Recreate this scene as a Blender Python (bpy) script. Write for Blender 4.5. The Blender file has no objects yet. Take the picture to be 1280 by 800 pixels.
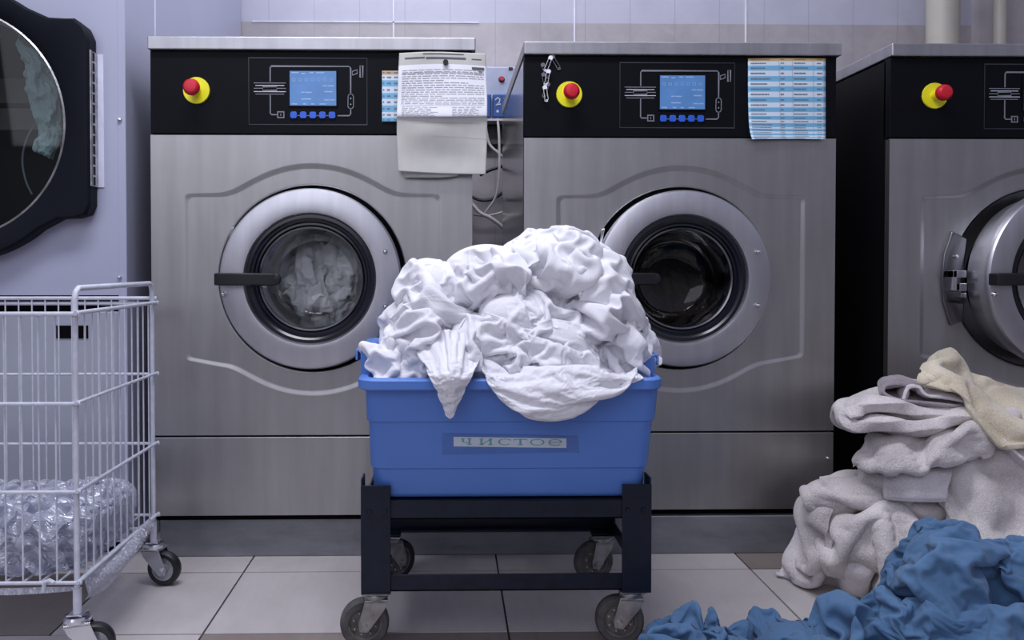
import bpy, math, random
import numpy as np
from mathutils import Vector, Matrix
R = math.radians
PI = math.pi
scn = bpy.context.scene
COL = scn.collection

# ------------------------------------------------------------------ camera
F = 1000.0
YAW, PITCH = R(1.0), R(1.0)
CXP, CYP = 577.5, 347.5
CAM = Vector((0, -2.0, 0.734))
fw = Vector((math.sin(YAW) * math.cos(PITCH), math.cos(YAW) * math.cos(PITCH), -math.sin(PITCH)))
rt = Vector((math.cos(YAW), -math.sin(YAW), 0))
up = rt.cross(fw)
cd = bpy.data.cameras.new('camera')
cd.sensor_width = 36
cd.lens = 36 * F / 1280
cd.shift_x = (640 - CXP) / 1280
cd.shift_y = (CYP - 400) / 1280
cd.clip_start = 0.02
cam = bpy.data.objects.new('camera', cd)
COL.objects.link(cam)
M = Matrix((rt, up, -fw)).transposed().to_4x4()
M.translation = CAM
cam.matrix_world = M
scn.camera = cam


def P(px, py, Y):
    """measured photo point at real depth Y -> world"""
    d = fw + rt * ((px - CXP) / F) - up * ((py - CYP) / F)
    t = (Y - CAM.y) / d.y
    return CAM + d * t


# ------------------------------------------------------------------ materials
MATS = {}


def nmat(name):
    m = bpy.data.materials.new(name)
    m.use_nodes = True
    nt = m.node_tree
    b = nt.nodes['Principled BSDF']
    MATS[name] = m
    return m, nt, b


def N(nt, t, **kw):
    n = nt.nodes.new(t)
    for k, v in kw.items():
        if k.startswith('i_'):
            n.inputs[k[2:].replace('_', ' ')].default_value = v
        else:
            setattr(n, k, v)
    return n


def ramp(nt, fac, stops):
    r = nt.nodes.new('ShaderNodeValToRGB')
    el = r.color_ramp.elements
    while len(el) < len(stops):
        el.new(0.5)
    for e, (p, c) in zip(el, stops):
        e.position = p
        e.color = (c[0], c[1], c[2], 1)
    nt.links.new(fac, r.inputs[0])
    return r.outputs[0]


def coords(nt, scale=(1, 1, 1), kind='Object'):
    tc = nt.nodes.new('ShaderNodeTexCoord')
    mp = nt.nodes.new('ShaderNodeMapping')
    mp.inputs['Scale'].default_value = scale
    nt.links.new(tc.outputs[kind], mp.inputs[0])
    return mp.outputs[0]


def noise(nt, vec, scale, detail=3, rough=0.5, dist=0.0):
    n = nt.nodes.new('ShaderNodeTexNoise')
    n.inputs['Scale'].default_value = scale
    n.inputs['Detail'].default_value = detail
    n.inputs['Roughness'].default_value = rough
    n.inputs['Distortion'].default_value = dist
    nt.links.new(vec, n.inputs['Vector'])
    return n.outputs['Fac']


def bump(nt, b, h, strength=0.2, dist=0.002):
    n = nt.nodes.new('ShaderNodeBump')
    n.inputs['Strength'].default_value = strength
    n.inputs['Distance'].default_value = dist
    nt.links.new(h, n.inputs['Height'])
    nt.links.new(n.outputs[0], b.inputs['Normal'])


def simple(name, col, rough=0.5, metal=0.0, var=0.12, scale=12, spec=0.5, bmp=0.0, bscale=200, coat=0.0, emis=0.0):
    m, nt, b = nmat(name)
    v = coords(nt)
    f = noise(nt, v, scale, 4)
    c0 = [max(0, c * (1 - var)) for c in col]
    c1 = [min(1, c * (1 + var)) for c in col]
    nt.links.new(ramp(nt, f, [(0.3, c0), (0.7, c1)]), b.inputs['Base Color'])
    b.inputs['Roughness'].default_value = rough
    b.inputs['Metallic'].default_value = metal
    b.inputs['Specular IOR Level'].default_value = spec
    if coat:
        b.inputs['Coat Weight'].default_value = coat
        b.inputs['Coat Roughness'].default_value = 0.1
    if bmp:
        bump(nt, b, noise(nt, v, bscale, 3), bmp)
    if emis:
        b.inputs['Emission Color'].default_value = (*col, 1)
        b.inputs['Emission Strength'].default_value = emis
    return m


def steel(name, lo, hi, rough=0.36, stretch=(3, 3, 90), blot=2.2, aniso=True):
    m, nt, b = nmat(name)
    v = coords(nt)
    vs = coords(nt, stretch)
    blotch = noise(nt, v, blot, 5, 0.6, 0.6)
    streak = noise(nt, coords(nt, (14, 14, 1.2)), 2.0, 4, 0.55)
    grain = noise(nt, vs, 9, 3)
    mx = N(nt, 'ShaderNodeMath', operation='MULTIPLY')
    nt.links.new(blotch, mx.inputs[0])
    nt.links.new(streak, mx.inputs[1])
    ad = N(nt, 'ShaderNodeMath', operation='MULTIPLY_ADD')
    nt.links.new(grain, ad.inputs[0])
    ad.inputs[1].default_value = 0.12
    nt.links.new(mx.outputs[0], ad.inputs[2])
    nt.links.new(ramp(nt, ad.outputs[0], [(0.16, lo), (0.46, hi)]), b.inputs['Base Color'])
    b.inputs['Metallic'].default_value = 1.0
    rr = N(nt, 'ShaderNodeMapRange')
    nt.links.new(grain, rr.inputs[0])
    rr.inputs[3].default_value = rough - 0.05
    rr.inputs[4].default_value = rough + 0.08
    nt.links.new(rr.outputs[0], b.inputs['Roughness'])
    bump(nt, b, grain, 0.06, 0.001)
    return m


steel('steel_panel', (0.37, 0.362, 0.358), (0.47, 0.465, 0.468), 0.40)
steel('steel_ring', (0.48, 0.48, 0.52), (0.60, 0.60, 0.64), 0.38, (60, 60, 3))
steel('steel_lid', (0.38, 0.38, 0.40), (0.54, 0.54, 0.57), 0.40, (3, 60, 60))
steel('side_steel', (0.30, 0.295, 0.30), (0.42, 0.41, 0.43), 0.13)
steel('recess_steel', (0.16, 0.155, 0.155), (0.24, 0.235, 0.235), 0.42)
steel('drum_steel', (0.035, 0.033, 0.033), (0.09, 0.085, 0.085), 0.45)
steel('steel_dark', (0.13, 0.125, 0.13), (0.24, 0.235, 0.25), 0.22)
simple('chrome', (0.72, 0.72, 0.76), 0.16, 1.0, 0.1)
simple('pin_steel', (0.5, 0.5, 0.53), 0.3, 1.0, 0.2)
simple('zinc', (0.42, 0.42, 0.42), 0.38, 1.0, 0.3, 40, bmp=0.2, bscale=90)

# grimy base plate under the washers
m, nt, b = nmat('plinth_steel')
v = coords(nt)
f1 = noise(nt, v, 3.5, 6, 0.65, 0.8)
f2 = noise(nt, coords(nt, (3, 3, 14)), 2, 5, 0.6)
mx = N(nt, 'ShaderNodeMath', operation='MULTIPLY')
nt.links.new(f1, mx.inputs[0]); nt.links.new(f2, mx.inputs[1])
nt.links.new(ramp(nt, mx.outputs[0], [(0.05, (0.10, 0.10, 0.11)), (0.20, (0.22, 0.225, 0.25)), (0.42, (0.31, 0.32, 0.35))]), b.inputs['Base Color'])
b.inputs['Metallic'].default_value = 0.5
b.inputs['Roughness'].default_value = 0.45

simple('panel_black', (0.0030, 0.0035, 0.006), 0.5, 0, 0.1, spec=0.12)
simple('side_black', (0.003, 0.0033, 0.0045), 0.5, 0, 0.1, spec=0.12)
simple('black_plastic', (0.006, 0.0065, 0.009), 0.42, 0, 0.1, bmp=0.1, bscale=600)
simple('door_frame_black', (0.004, 0.006, 0.011), 0.55, 0, 0.1, spec=0.16)
simple('rubber_black', (0.012, 0.013, 0.016), 0.45, 0, 0.15)
simple('rubber_gasket', (0.006, 0.007, 0.013), 0.25, 0, 0.15)
simple('rubber_grey', (0.075, 0.07, 0.07), 0.7, 0, 0.35, 50)
simple('wheel_core', (0.13, 0.12, 0.115), 0.6, 0.2, 0.4, 60)
simple('wheel_core_light', (0.42, 0.43, 0.46), 0.4, 0.5, 0.2, 60)
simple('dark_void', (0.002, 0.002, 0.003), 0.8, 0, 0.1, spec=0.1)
simple('print_white', (0.55, 0.58, 0.66), 0.5)
simple('print_grey', (0.20, 0.21, 0.24), 0.5)
simple('outline_grey', (0.028, 0.032, 0.04), 0.5)
simple('screen_blue', (0.075, 0.19, 0.42), 0.3, var=0.12, scale=20, emis=0.24)
simple('screen_mark', (0.25, 0.38, 0.6), 0.3, emis=0.15)
simple('button_blue', (0.02, 0.10, 0.55), 0.35, emis=0.12)
simple('estop_yellow', (0.85, 0.80, 0.02), 0.4, var=0.03)
simple('estop_red', (0.60, 0.012, 0.03), 0.35, var=0.05)
simple('paper_white', (0.80, 0.81, 0.86), 0.7, var=0.03)
simple('paper_back_and_shade', (0.52, 0.51, 0.48), 0.75, var=0.05, scale=30)
simple('ink', (0.10, 0.10, 0.12), 0.7)
simple('ink_mid', (0.16, 0.19, 0.25), 0.7)
simple('ink_light', (0.35, 0.35, 0.39), 0.7)
simple('row_blue', (0.17, 0.45, 0.68), 0.4, var=0.04)
simple('row_white', (0.66, 0.74, 0.84), 0.4, var=0.03)
simple('row_tan', (0.55, 0.40, 0.20), 0.5, var=0.08)
simple('enamel_lavender', (0.40, 0.415, 0.54), 0.42, 0, 0.05, 2.5, bmp=0.02)
simple('enamel_grey', (0.38, 0.40, 0.47), 0.45, 0, 0.05, 2.5)
simple('enamel_seam', (0.72, 0.73, 0.88), 0.4)
simple('cart_white', (0.58, 0.595, 0.68), 0.32, 0, 0.1, 60, spec=0.6)
simple('pipe_cream', (0.44, 0.42, 0.36), 0.45, 0, 0.06)
simple('cable_white', (0.5, 0.48, 0.47), 0.5)
simple('cable_black', (0.01, 0.01, 0.012), 0.5)
simple('pump_grey', (0.38, 0.42, 0.55), 0.45)
simple('pump_blue', (0.02, 0.08, 0.28), 0.3)
simple('trolley_paint', (0.006, 0.010, 0.022), 0.38, 0.0, 0.25, 40, spec=0.28, bmp=0.15, bscale=140)
simple('trolley_scuff', (0.2, 0.21, 0.24), 0.6)
simple('tape', (0.50, 0.56, 0.64), 0.35)
simple('tape_film', (0.055, 0.14, 0.42), 0.2)
simple('letter_green', (0.10, 0.34, 0.33), 0.5)
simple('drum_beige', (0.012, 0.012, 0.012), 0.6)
simple('wall_strip', (0.72, 0.72, 0.80), 0.5)

# blue moulded plastic
m, nt, b = nmat('bin_blue')
v = coords(nt)
nt.links.new(ramp(nt, noise(nt, v, 4, 3), [(0.3, (0.075, 0.185, 0.54)), (0.7, (0.092, 0.215, 0.60))]), b.inputs['Base Color'])
b.inputs['Roughness'].default_value = 0.42
b.inputs['Subsurface Weight'].default_value = 0.05
b.inputs['Subsurface Radius'].default_value = (0.01, 0.01, 0.02)
bump(nt, b, noise(nt, v, 700, 2), 0.12, 0.0005)


def crease(nt, sx, sy, seed=0.0, dist=2.0, scale=1.0):
    '''long thin creases running along the cloth (metres of cloth as coordinates)'''
    tc = nt.nodes.new('ShaderNodeTexCoord')
    mp = nt.nodes.new('ShaderNodeMapping')
    mp.inputs['Scale'].default_value = (sx, sy, 1)
    mp.inputs['Location'].default_value = (seed, seed, 0)
    mp.inputs['Rotation'].default_value = (0, 0, seed)
    nt.links.new(tc.outputs['UV'], mp.inputs[0])
    f = noise(nt, mp.outputs[0], scale, 3, 0.55, dist)
    a = N(nt, 'ShaderNodeMath', operation='SUBTRACT'); a.inputs[1].default_value = 0.5
    nt.links.new(f, a.inputs[0])
    b_ = N(nt, 'ShaderNodeMath', operation='ABSOLUTE'); nt.links.new(a.outputs[0], b_.inputs[0])
    c = N(nt, 'ShaderNodeMath', operation='POWER'); c.inputs[1].default_value = 0.6
    nt.links.new(b_.outputs[0], c.inputs[0])
    return c.outputs[0]


def fabric(name, c0, c1, rough=0.85, weave=900, sheen=0.3, bs=0.15, transl=0.0, scale=5, creases=0.0):
    m, nt, b = nmat(name)
    v = coords(nt)
    nt.links.new(ramp(nt, noise(nt, v, scale, 4), [(0.3, c0), (0.7, c1)]), b.inputs['Base Color'])
    b.inputs['Roughness'].default_value = rough
    b.inputs['Sheen Weight'].default_value = sheen
    b.inputs['Specular IOR Level'].default_value = 0.25
    h1 = noise(nt, v, weave, 2)
    if creases:
        q1 = crease(nt, 15, 5, 0.5, 1.2); q2 = crease(nt, 6, 17, 0.9, 1.4); q3 = crease(nt, 50, 24, 2.3, 1.0)
        s1 = N(nt, 'ShaderNodeMath', operation='ADD'); nt.links.new(q1, s1.inputs[0]); nt.links.new(q2, s1.inputs[1])
        s2 = N(nt, 'ShaderNodeMath', operation='MULTIPLY_ADD'); nt.links.new(q3, s2.inputs[0]); s2.inputs[1].default_value = .35; nt.links.new(s1.outputs[0], s2.inputs[2])
        s3 = N(nt, 'ShaderNodeMath', operation='MULTIPLY_ADD'); nt.links.new(h1, s3.inputs[0]); s3.inputs[1].default_value = .04; nt.links.new(s2.outputs[0], s3.inputs[2])
        bump(nt, b, s3.outputs[0], creases, 0.006)
    else:
        bump(nt, b, h1, bs, 0.001)
    if transl:
        t = N(nt, 'ShaderNodeBsdfTranslucent')
        t.inputs[0].default_value = (*c1, 1)
        ms = N(nt, 'ShaderNodeMixShader')
        ms.inputs[0].default_value = transl
        nt.links.new(b.outputs[0], ms.inputs[1])
        nt.links.new(t.outputs[0], ms.inputs[2])
        nt.links.new(ms.outputs[0], nt.nodes['Material Output'].inputs[0])
    return m


fabric('sheet_white', (0.80, 0.80, 0.85), (0.86, 0.86, 0.90), transl=0.12, sheen=0.1, creases=0.42)
simple('drum_reflection', (0.16, 0.15, 0.14), 0.5)
fabric('sheet_drum', (0.80, 0.80, 0.78), (0.88, 0.88, 0.86), creases=.3)
fabric('curtain_teal', (0.62, 0.80, 0.80), (0.72, 0.88, 0.88), transl=.3)
fabric('linen_blue', (0.058, 0.128, 0.245), (0.095, 0.19, 0.33), transl=0.04, weave=1200, sheen=0.15, creases=0.22)


def terry(name, c0, c1, s=0.9):
    m, nt, b = nmat(name)
    v = coords(nt)
    big = noise(nt, v, 9, 4)
    fine = noise(nt, v, 330, 3, 0.7)
    mx = N(nt, 'ShaderNodeMath', operation='MULTIPLY_ADD')
    nt.links.new(fine, mx.inputs[0]); mx.inputs[1].default_value = 0.7
    nt.links.new(big, mx.inputs[2])
    nt.links.new(ramp(nt, mx.outputs[0], [(0.62, c0), (1.0, c1)]), b.inputs['Base Color'])
    b.inputs['Roughness'].default_value = 0.95
    b.inputs['Sheen Weight'].default_value = 0.4
    b.inputs['Specular IOR Level'].default_value = 0.1
    bump(nt, b, fine, s, 0.004)


terry('terry_grey', (0.50, 0.455, 0.445), (0.88, 0.82, 0.80))
terry('terry_pale', (0.50, 0.46, 0.475), (0.78, 0.73, 0.74), 0.5)
terry('terry_mauve', (0.20, 0.17, 0.19), (0.36, 0.31, 0.34), 0.4)
terry('terry_cream', (0.48, 0.42, 0.30), (0.78, 0.70, 0.54), 0.7)
fabric('hem_band', (0.45, 0.42, 0.45), (0.58, 0.55, 0.58))

# clear glass (thin sheet: fresnel reflection over see-through)
def glass(name, tint, fac=0.0, rough=0.03):
    m, nt, b = nmat(name)
    nt.nodes.remove(b)
    tr = N(nt, 'ShaderNodeBsdfTransparent'); tr.inputs[0].default_value = (*tint, 1)
    gl = N(nt, 'ShaderNodeBsdfGlossy'); gl.inputs['Roughness'].default_value = rough
    fr = N(nt, 'ShaderNodeFresnel'); fr.inputs[0].default_value = 1.45
    ms = N(nt, 'ShaderNodeMixShader')
    ad = N(nt, 'ShaderNodeMath', operation='ADD'); ad.inputs[1].default_value = fac
    sc = N(nt, 'ShaderNodeMath', operation='MULTIPLY'); sc.inputs[1].default_value = 0.35
    nt.links.new(fr.outputs[0], sc.inputs[0])
    nt.links.new(sc.outputs[0], ad.inputs[0])
    nt.links.new(ad.outputs[0], ms.inputs[0])
    nt.links.new(tr.outputs[0], ms.inputs[1]); nt.links.new(gl.outputs[0], ms.inputs[2])
    nt.links.new(ms.outputs[0], nt.nodes['Material Output'].inputs[0])


glass('door_glass', (0.80, 0.82, 0.84), 0.02)
glass('dryer_glass', (0.60, 0.66, 0.66), 0.02)

# crumpled polythene
m, nt, b = nmat('polythene')
nt.nodes.remove(b)
tr = N(nt, 'ShaderNodeBsdfTransparent'); tr.inputs[0].default_value = (0.9, 0.92, 0.97, 1)
gl = N(nt, 'ShaderNodeBsdfGlossy'); gl.inputs['Roughness'].default_value = 0.22
gl.inputs[0].default_value = (0.95, 0.96, 1, 1)
df = N(nt, 'ShaderNodeBsdfDiffuse'); df.inputs[0].default_value = (0.74, 0.76, 0.88, 1)
tl = N(nt, 'ShaderNodeBsdfTranslucent'); tl.inputs[0].default_value = (0.7, 0.72, 0.84, 1)
_cr = crease(nt, 26, 60, 0.4, 2.2); _bp = N(nt, 'ShaderNodeBump'); _bp.inputs['Strength'].default_value = 0.9; _bp.inputs['Distance'].default_value = 0.006
nt.links.new(_cr, _bp.inputs['Height'])
for _n in (gl, df, tl): nt.links.new(_bp.outputs[0], _n.inputs['Normal'])
a1 = N(nt, 'ShaderNodeMixShader'); a1.inputs[0].default_value = 0.45
nt.links.new(df.outputs[0], a1.inputs[1]); nt.links.new(tl.outputs[0], a1.inputs[2])
a2 = N(nt, 'ShaderNodeMixShader'); a2.inputs[0].default_value = 0.72
nt.links.new(tr.outputs[0], a2.inputs[1]); nt.links.new(a1.outputs[0], a2.inputs[2])
a3 = N(nt, 'ShaderNodeMixShader'); a3.inputs[0].default_value = 0.22
nt.links.new(a2.outputs[0], a3.inputs[1]); nt.links.new(gl.outputs[0], a3.inputs[2])
nt.links.new(a3.outputs[0], nt.nodes['Material Output'].inputs[0])


def tilemat(name, c0, c1, rough=0.35):
    m, nt, b = nmat(name)
    v = coords(nt)
    f = noise(nt, v, 5, 6, 0.6, 0.4)
    f2 = noise(nt, coords(nt, (20, 3, 3)), 3, 4)
    mx = N(nt, 'ShaderNodeMath', operation='MULTIPLY_ADD')
    nt.links.new(f2, mx.inputs[0]); mx.inputs[1].default_value = 0.35
    nt.links.new(f, mx.inputs[2])
    nt.links.new(ramp(nt, mx.outputs[0], [(0.45, c0), (0.9, c1)]), b.inputs['Base Color'])
    b.inputs['Roughness'].default_value = rough
    bump(nt, b, f, 0.05, 0.002)


tilemat('floor_beige', (0.44, 0.41, 0.40), (0.54, 0.505, 0.50), 0.42)
tilemat('floor_brown', (0.19, 0.155, 0.14), (0.26, 0.22, 0.20))
tilemat('floor_grout', (0.035, 0.03, 0.03), (0.05, 0.045, 0.045), 0.8)


def wallmat(name, c0, c1, cj, w=0.174, x0=0.0, zj=None):
    m, nt, b = nmat(name)
    v = coords(nt)
    f = noise(nt, v, 7, 6, 0.65, 0.5)
    col = ramp(nt, f, [(0.3, c0), (0.7, c1)])
    sp = N(nt, 'ShaderNodeSeparateXYZ')
    nt.links.new(v, sp.inputs[0])
    a = N(nt, 'ShaderNodeMath', operation='ADD'); a.inputs[1].default_value = 50 * w - x0
    nt.links.new(sp.outputs[0], a.inputs[0])
    q = N(nt, 'ShaderNodeMath', operation='MODULO'); q.inputs[1].default_value = w
    nt.links.new(a.outputs[0], q.inputs[0])
    l = N(nt, 'ShaderNodeMath', operation='LESS_THAN'); l.inputs[1].default_value = 0.003
    nt.links.new(q.outputs[0], l.inputs[0])
    mx = N(nt, 'ShaderNodeMix', data_type='RGBA')
    nt.links.new(l.outputs[0], mx.inputs[0])
    nt.links.new(col, mx.inputs[6])
    mx.inputs[7].default_value = (*cj, 1)
    nt.links.new(mx.outputs[2], b.inputs['Base Color'])
    b.inputs['Roughness'].default_value = 0.35


wallmat('tile_lavender', (0.46, 0.465, 0.56), (0.52, 0.525, 0.62), (0.38, 0.385, 0.46), x0=-0.689)
wallmat('tile_stone', (0.35, 0.325, 0.345), (0.47, 0.435, 0.45), (0.33, 0.31, 0.32), x0=-0.689)

# ------------------------------------------------------------------ mesh builder
def wloc(o):
    v = Vector((0, 0, 0))
    while o is not None:
        v += o.location
        o = o.parent
    return v


def tag(o, label=None, cat=None, group=None, kind=None):
    if label: o['label'] = label
    if cat: o['category'] = cat
    if group: o['group'] = group
    if kind: o['kind'] = kind
    return o


def thing(name, label, cat, loc, group=None):
    o = bpy.data.objects.new(name, None)
    o.empty_display_size = 0.05
    COL.objects.link(o)
    o.location = loc
    return tag(o, label, cat, group)


class MB:
    def __init__(s):
        s.v, s.f, s.m, s.mats = [], [], [], []

    def mi(s, mat):
        if mat not in s.mats:
            s.mats.append(mat)
        return s.mats.index(mat)

    def add(s, vs, fs, mat):
        n = len(s.v)
        k = s.mi(mat)
        s.v += [tuple(q) for q in vs]
        for f in fs:
            s.f.append(tuple(i + n for i in f))
            s.m.append(k)
        return s

    def box(s, x0, x1, y0, y1, z0, z1, mat):
        vs = [(x, y, z) for x in (x0, x1) for y in (y0, y1) for z in (z0, z1)]
        return s.add(vs, [(0, 1, 3, 2), (4, 6, 7, 5), (0, 4, 5, 1), (2, 3, 7, 6), (0, 2, 6, 4), (1, 5, 7, 3)], mat)

    def prism(s, poly, y0, y1, mat):
        """poly in (x,z), extruded along y"""
        n = len(poly)
        vs = [(x, y0, z) for x, z in poly] + [(x, y1, z) for x, z in poly]
        fs = [tuple(range(n)), tuple(range(2 * n - 1, n - 1, -1))]
        fs += [(i, i + n, (i + 1) % n + n, (i + 1) % n) for i in range(n)]
        return s.add(vs, fs, mat)

    def sweep(s, pts, prof, mat, closed=False, up=None, cap=True):
        pts = [Vector(p) for p in pts]
        n = len(pts)
        k = len(prof)
        vs, fs = [], []
        nrm = None
        for i, p in enumerate(pts):
            if closed:
                t = (pts[(i + 1) % n] - pts[i - 1]).normalized()
            else:
                a = pts[max(i - 1, 0)]; c = pts[min(i + 1, n - 1)]
                t = (c - a).normalized()
            if up is not None:
                nn = Vector(up)
                nn = (nn - t * nn.dot(t)).normalized()
            elif nrm is None:
                h = Vector((0, 0, 1)) if abs(t.z) < 0.9 else Vector((1, 0, 0))
                nn = (h - t * h.dot(t)).normalized()
            else:
                nn = (nrm - t * nrm.dot(t)).normalized()
            nrm = nn
            bb = t.cross(nn)
            # mitre scale
            sc = 1.0
            if 0 < i < n - 1 or closed:
                d1 = (pts[i] - pts[i - 1]).normalized()
                sc = 1 / max(0.5, d1.dot(t))
            for (u, w) in prof:
                vs.append(p + nn * u + bb * w * (sc if up is not None else 1))
        for i in range(n if closed else n - 1):
            for j in range(k):
                a = i * k + j; b_ = i * k + (j + 1) % k
                c = ((i + 1) % n) * k + (j + 1) % k; d = ((i + 1) % n) * k + j
                fs.append((a, b_, c, d))
        if cap and not closed:
            fs.append(tuple(range(k - 1, -1, -1)))
            fs.append(tuple(range((n - 1) * k, n * k)))
        return s.add(vs, fs, mat)

    def tube(s, pts, r, mat, n=8, closed=False):
        prof = [(r * math.cos(2 * PI * i / n), r * math.sin(2 * PI * i / n)) for i in range(n)]
        return s.sweep(pts, prof, mat, closed)

    def lathe(s, prof, c, mat, axis='Y', n=64, closed_prof=False):
        """prof: (radius, along). c: centre"""
        vs, fs = [], []
        k = len(prof)
        for i in range(n):
            a = 2 * PI * i / n
            ca, sa = math.cos(a), math.sin(a)
            for (r, h) in prof:
                if axis == 'Y': vs.append((c[0] + r * ca, c[1] + h, c[2] + r * sa))
                elif axis == 'X': vs.append((c[0] + h, c[1] + r * ca, c[2] + r * sa))
                else: vs.append((c[0] + r * ca, c[1] + r * sa, c[2] + h))
        rng = range(k if closed_prof else k - 1)
        for i in range(n):
            for j in rng:
                fs.append((i * k + j, i * k + (j + 1) % k, ((i + 1) % n) * k + (j + 1) % k, ((i + 1) % n) * k + j))
        return s.add(vs, fs, mat)

    def disc(s, c, r, mat, n=24, axis='Y', rz=None):
        rz = rz or r
        vs = []
        for i in range(n):
            a = 2 * PI * i / n
            if axis == 'Y': vs.append((c[0] + r * math.cos(a), c[1], c[2] + rz * math.sin(a)))
            else: vs.append((c[0], c[1] + r * math.cos(a), c[2] + rz * math.sin(a)))
        return s.add(vs, [tuple(range(n))], mat)

    def build(s, name, parent=None, bevel=0.0, smooth=True, seg=2, org=None, ang=35):
        me = bpy.data.meshes.new(name)
        o0 = wloc(parent) if parent is not None else (Vector(org) if org is not None else None)
        if o0 is None:
            o0 = Vector((0, 0, 0))
        me.from_pydata([(x - o0[0], y - o0[1], z - o0[2]) for x, y, z in s.v], [], s.f)
        for mt in s.mats:
            me.materials.append(MATS[mt])
        me.polygons.foreach_set('material_index', s.m)
        me.validate()
        import bmesh
        bm = bmesh.new(); bm.from_mesh(me)
        bmesh.ops.recalc_face_normals(bm, faces=bm.faces)
        bm.to_mesh(me); bm.free()
        if smooth:
            me.polygons.foreach_set('use_smooth', [True] * len(me.polygons))
            me.set_sharp_from_angle(angle=R(ang))
        o = bpy.data.objects.new(name, me)
        COL.objects.link(o)
        if parent is not None:
            o.parent = parent
        elif org is not None:
            o.location = org
        if bevel:
            md = o.modifiers.new('bevel', 'BEVEL')
            md.width = bevel; md.segments = seg; md.limit_method = 'ANGLE'; md.angle_limit = R(40)
            md.harden_normals = True
        return o


def arc(cx, cz, r, a0, a1, n=24):
    return [(cx + r * math.cos(R(a0 + (a1 - a0) * i / n)), cz + r * math.sin(R(a0 + (a1 - a0) * i / n))) for i in range(n + 1)]


# ------------------------------------------------------------------ cloth
def vnoise(n, m, cu, cv, rng):
    g = rng.standard_normal((cu + 3, cv + 3))
    u = np.linspace(0, cu, n); v = np.linspace(0, cv, m)
    iu = np.minimum(u.astype(int), cu); iv = np.minimum(v.astype(int), cv)
    fu = (u - iu); fv = (v - iv)
    fu = fu * fu * (3 - 2 * fu); fv = fv * fv * (3 - 2 * fv)
    fu = fu[:, None]; fv = fv[None, :]
    a = g[np.ix_(iu, iv)]; b_ = g[np.ix_(iu + 1, iv)]; c = g[np.ix_(iu, iv + 1)]; d = g[np.ix_(iu + 1, iv + 1)]
    return (a * (1 - fu) + b_ * fu) * (1 - fv) + (c * (1 - fu) + d * fu) * fv


def normals(Pm):
    du = np.gradient(Pm, axis=0); dv = np.gradient(Pm, axis=1)
    n = np.cross(du, dv)
    return n / (np.linalg.norm(n, axis=2, keepdims=True) + 1e-9)


def con(p, sa, sb, rest, k):
    a = p[sa]; b_ = p[sb]
    d = b_ - a
    l = np.sqrt((d * d).sum(2)) + 1e-9
    c = (0.5 * k * (l - rest) / l)[..., None] * d
    p[sa] += c
    p[sb] -= c


def buckle(P0, exu=1.3, exv=1.1, seed=1, steps=50, iters=5, attract=0.02, bend=0.3, amp=0.004,
           cells=(9, 9), grav=0.0, floor=None, pin=True, outward=0.0, vary=0.3):
    """rest lengths longer than the base surface make the cloth buckle into folds"""
    rng = np.random.default_rng(seed)
    n, m = P0.shape[:2]
    nr = normals(P0)
    p = P0 + nr * (vnoise(n, m, cells[0], cells[1], rng) * amp + vnoise(n, m, cells[0] * 3, cells[1] * 3, rng) * amp * .4)[..., None]
    su = 1 + vary * vnoise(n, m, 5, 5, rng); sv = 1 + vary * vnoise(n, m, 5, 5, rng)
    eu = 1 + (exu - 1) * np.clip(su, 0.15, 2.2); ev = 1 + (exv - 1) * np.clip(sv, 0.15, 2.2)
    S = slice
    def L(A, B, E):
        d = P0[B] - P0[A]
        return np.sqrt((d * d).sum(2)) * E[A]
    cons = []
    for off in (0, 1):
        a = (S(off, n - 1, 2), S(None)); b_ = (S(off + 1, n, 2), S(None))
        cons.append((a, b_, L(a, b_, eu), 1.0))
        a = (S(None), S(off, m - 1, 2)); b_ = (S(None), S(off + 1, m, 2))
        cons.append((a, b_, L(a, b_, ev), 1.0))
    es = np.sqrt((eu ** 2 + ev ** 2) / 2)
    for o1 in (0, 1):
        a = (S(o1, n - 1, 2), S(0, m - 1)); b_ = (S(o1 + 1, n, 2), S(1, m))
        cons.append((a, b_, L(a, b_, es), 0.5))
        a = (S(o1, n - 1, 2), S(1, m)); b_ = (S(o1 + 1, n, 2), S(0, m - 1))
        cons.append((a, b_, L(a, b_, es), 0.5))
    for o1 in range(4):
        a = (S(o1, n - 2, 4), S(None)); b_ = (S(o1 + 2, n, 4), S(None))
        k = min(len(range(*a[0].indices(n))), len(range(*b_[0].indices(n))))
        a = (S(o1, o1 + 4 * k - 3, 4), S(None)); b_ = (S(o1 + 2, o1 + 2 + 4 * k - 3, 4), S(None))
        cons.append((a, b_, L(a, b_, eu), bend))
        a = (S(None), S(o1, m - 2, 4)); b_ = (S(None), S(o1 + 2, m, 4))
        k = min(len(range(*a[1].indices(m))), len(range(*b_[1].indices(m))))
        a = (S(None), S(o1, o1 + 4 * k - 3, 4)); b_ = (S(None), S(o1 + 2, o1 + 2 + 4 * k - 3, 4))
        cons.append((a, b_, L(a, b_, ev), bend))
    vel = np.zeros_like(p)
    g = np.array([0, 0, -grav])
    for st in range(steps):
        old = p.copy()
        p = p + vel + g
        for it in range(iters):
            for c in cons:
                con(p, *c)
            p += attract * (P0 - p)
            if outward:
                d = ((p - P0) * nr).sum(2)
                p -= nr * (np.minimum(d, 0) * outward)[..., None]
            if pin:
                w = 0.35
                p[0] += w * (P0[0] - p[0]); p[-1] += w * (P0[-1] - p[-1])
                p[:, 0] += w * (P0[:, 0] - p[:, 0]); p[:, -1] += w * (P0[:, -1] - p[:, -1])
            if floor is not None:
                p[..., 2] = np.maximum(p[..., 2], floor)
        vel = (p - old) * 0.75
    return p


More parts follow.
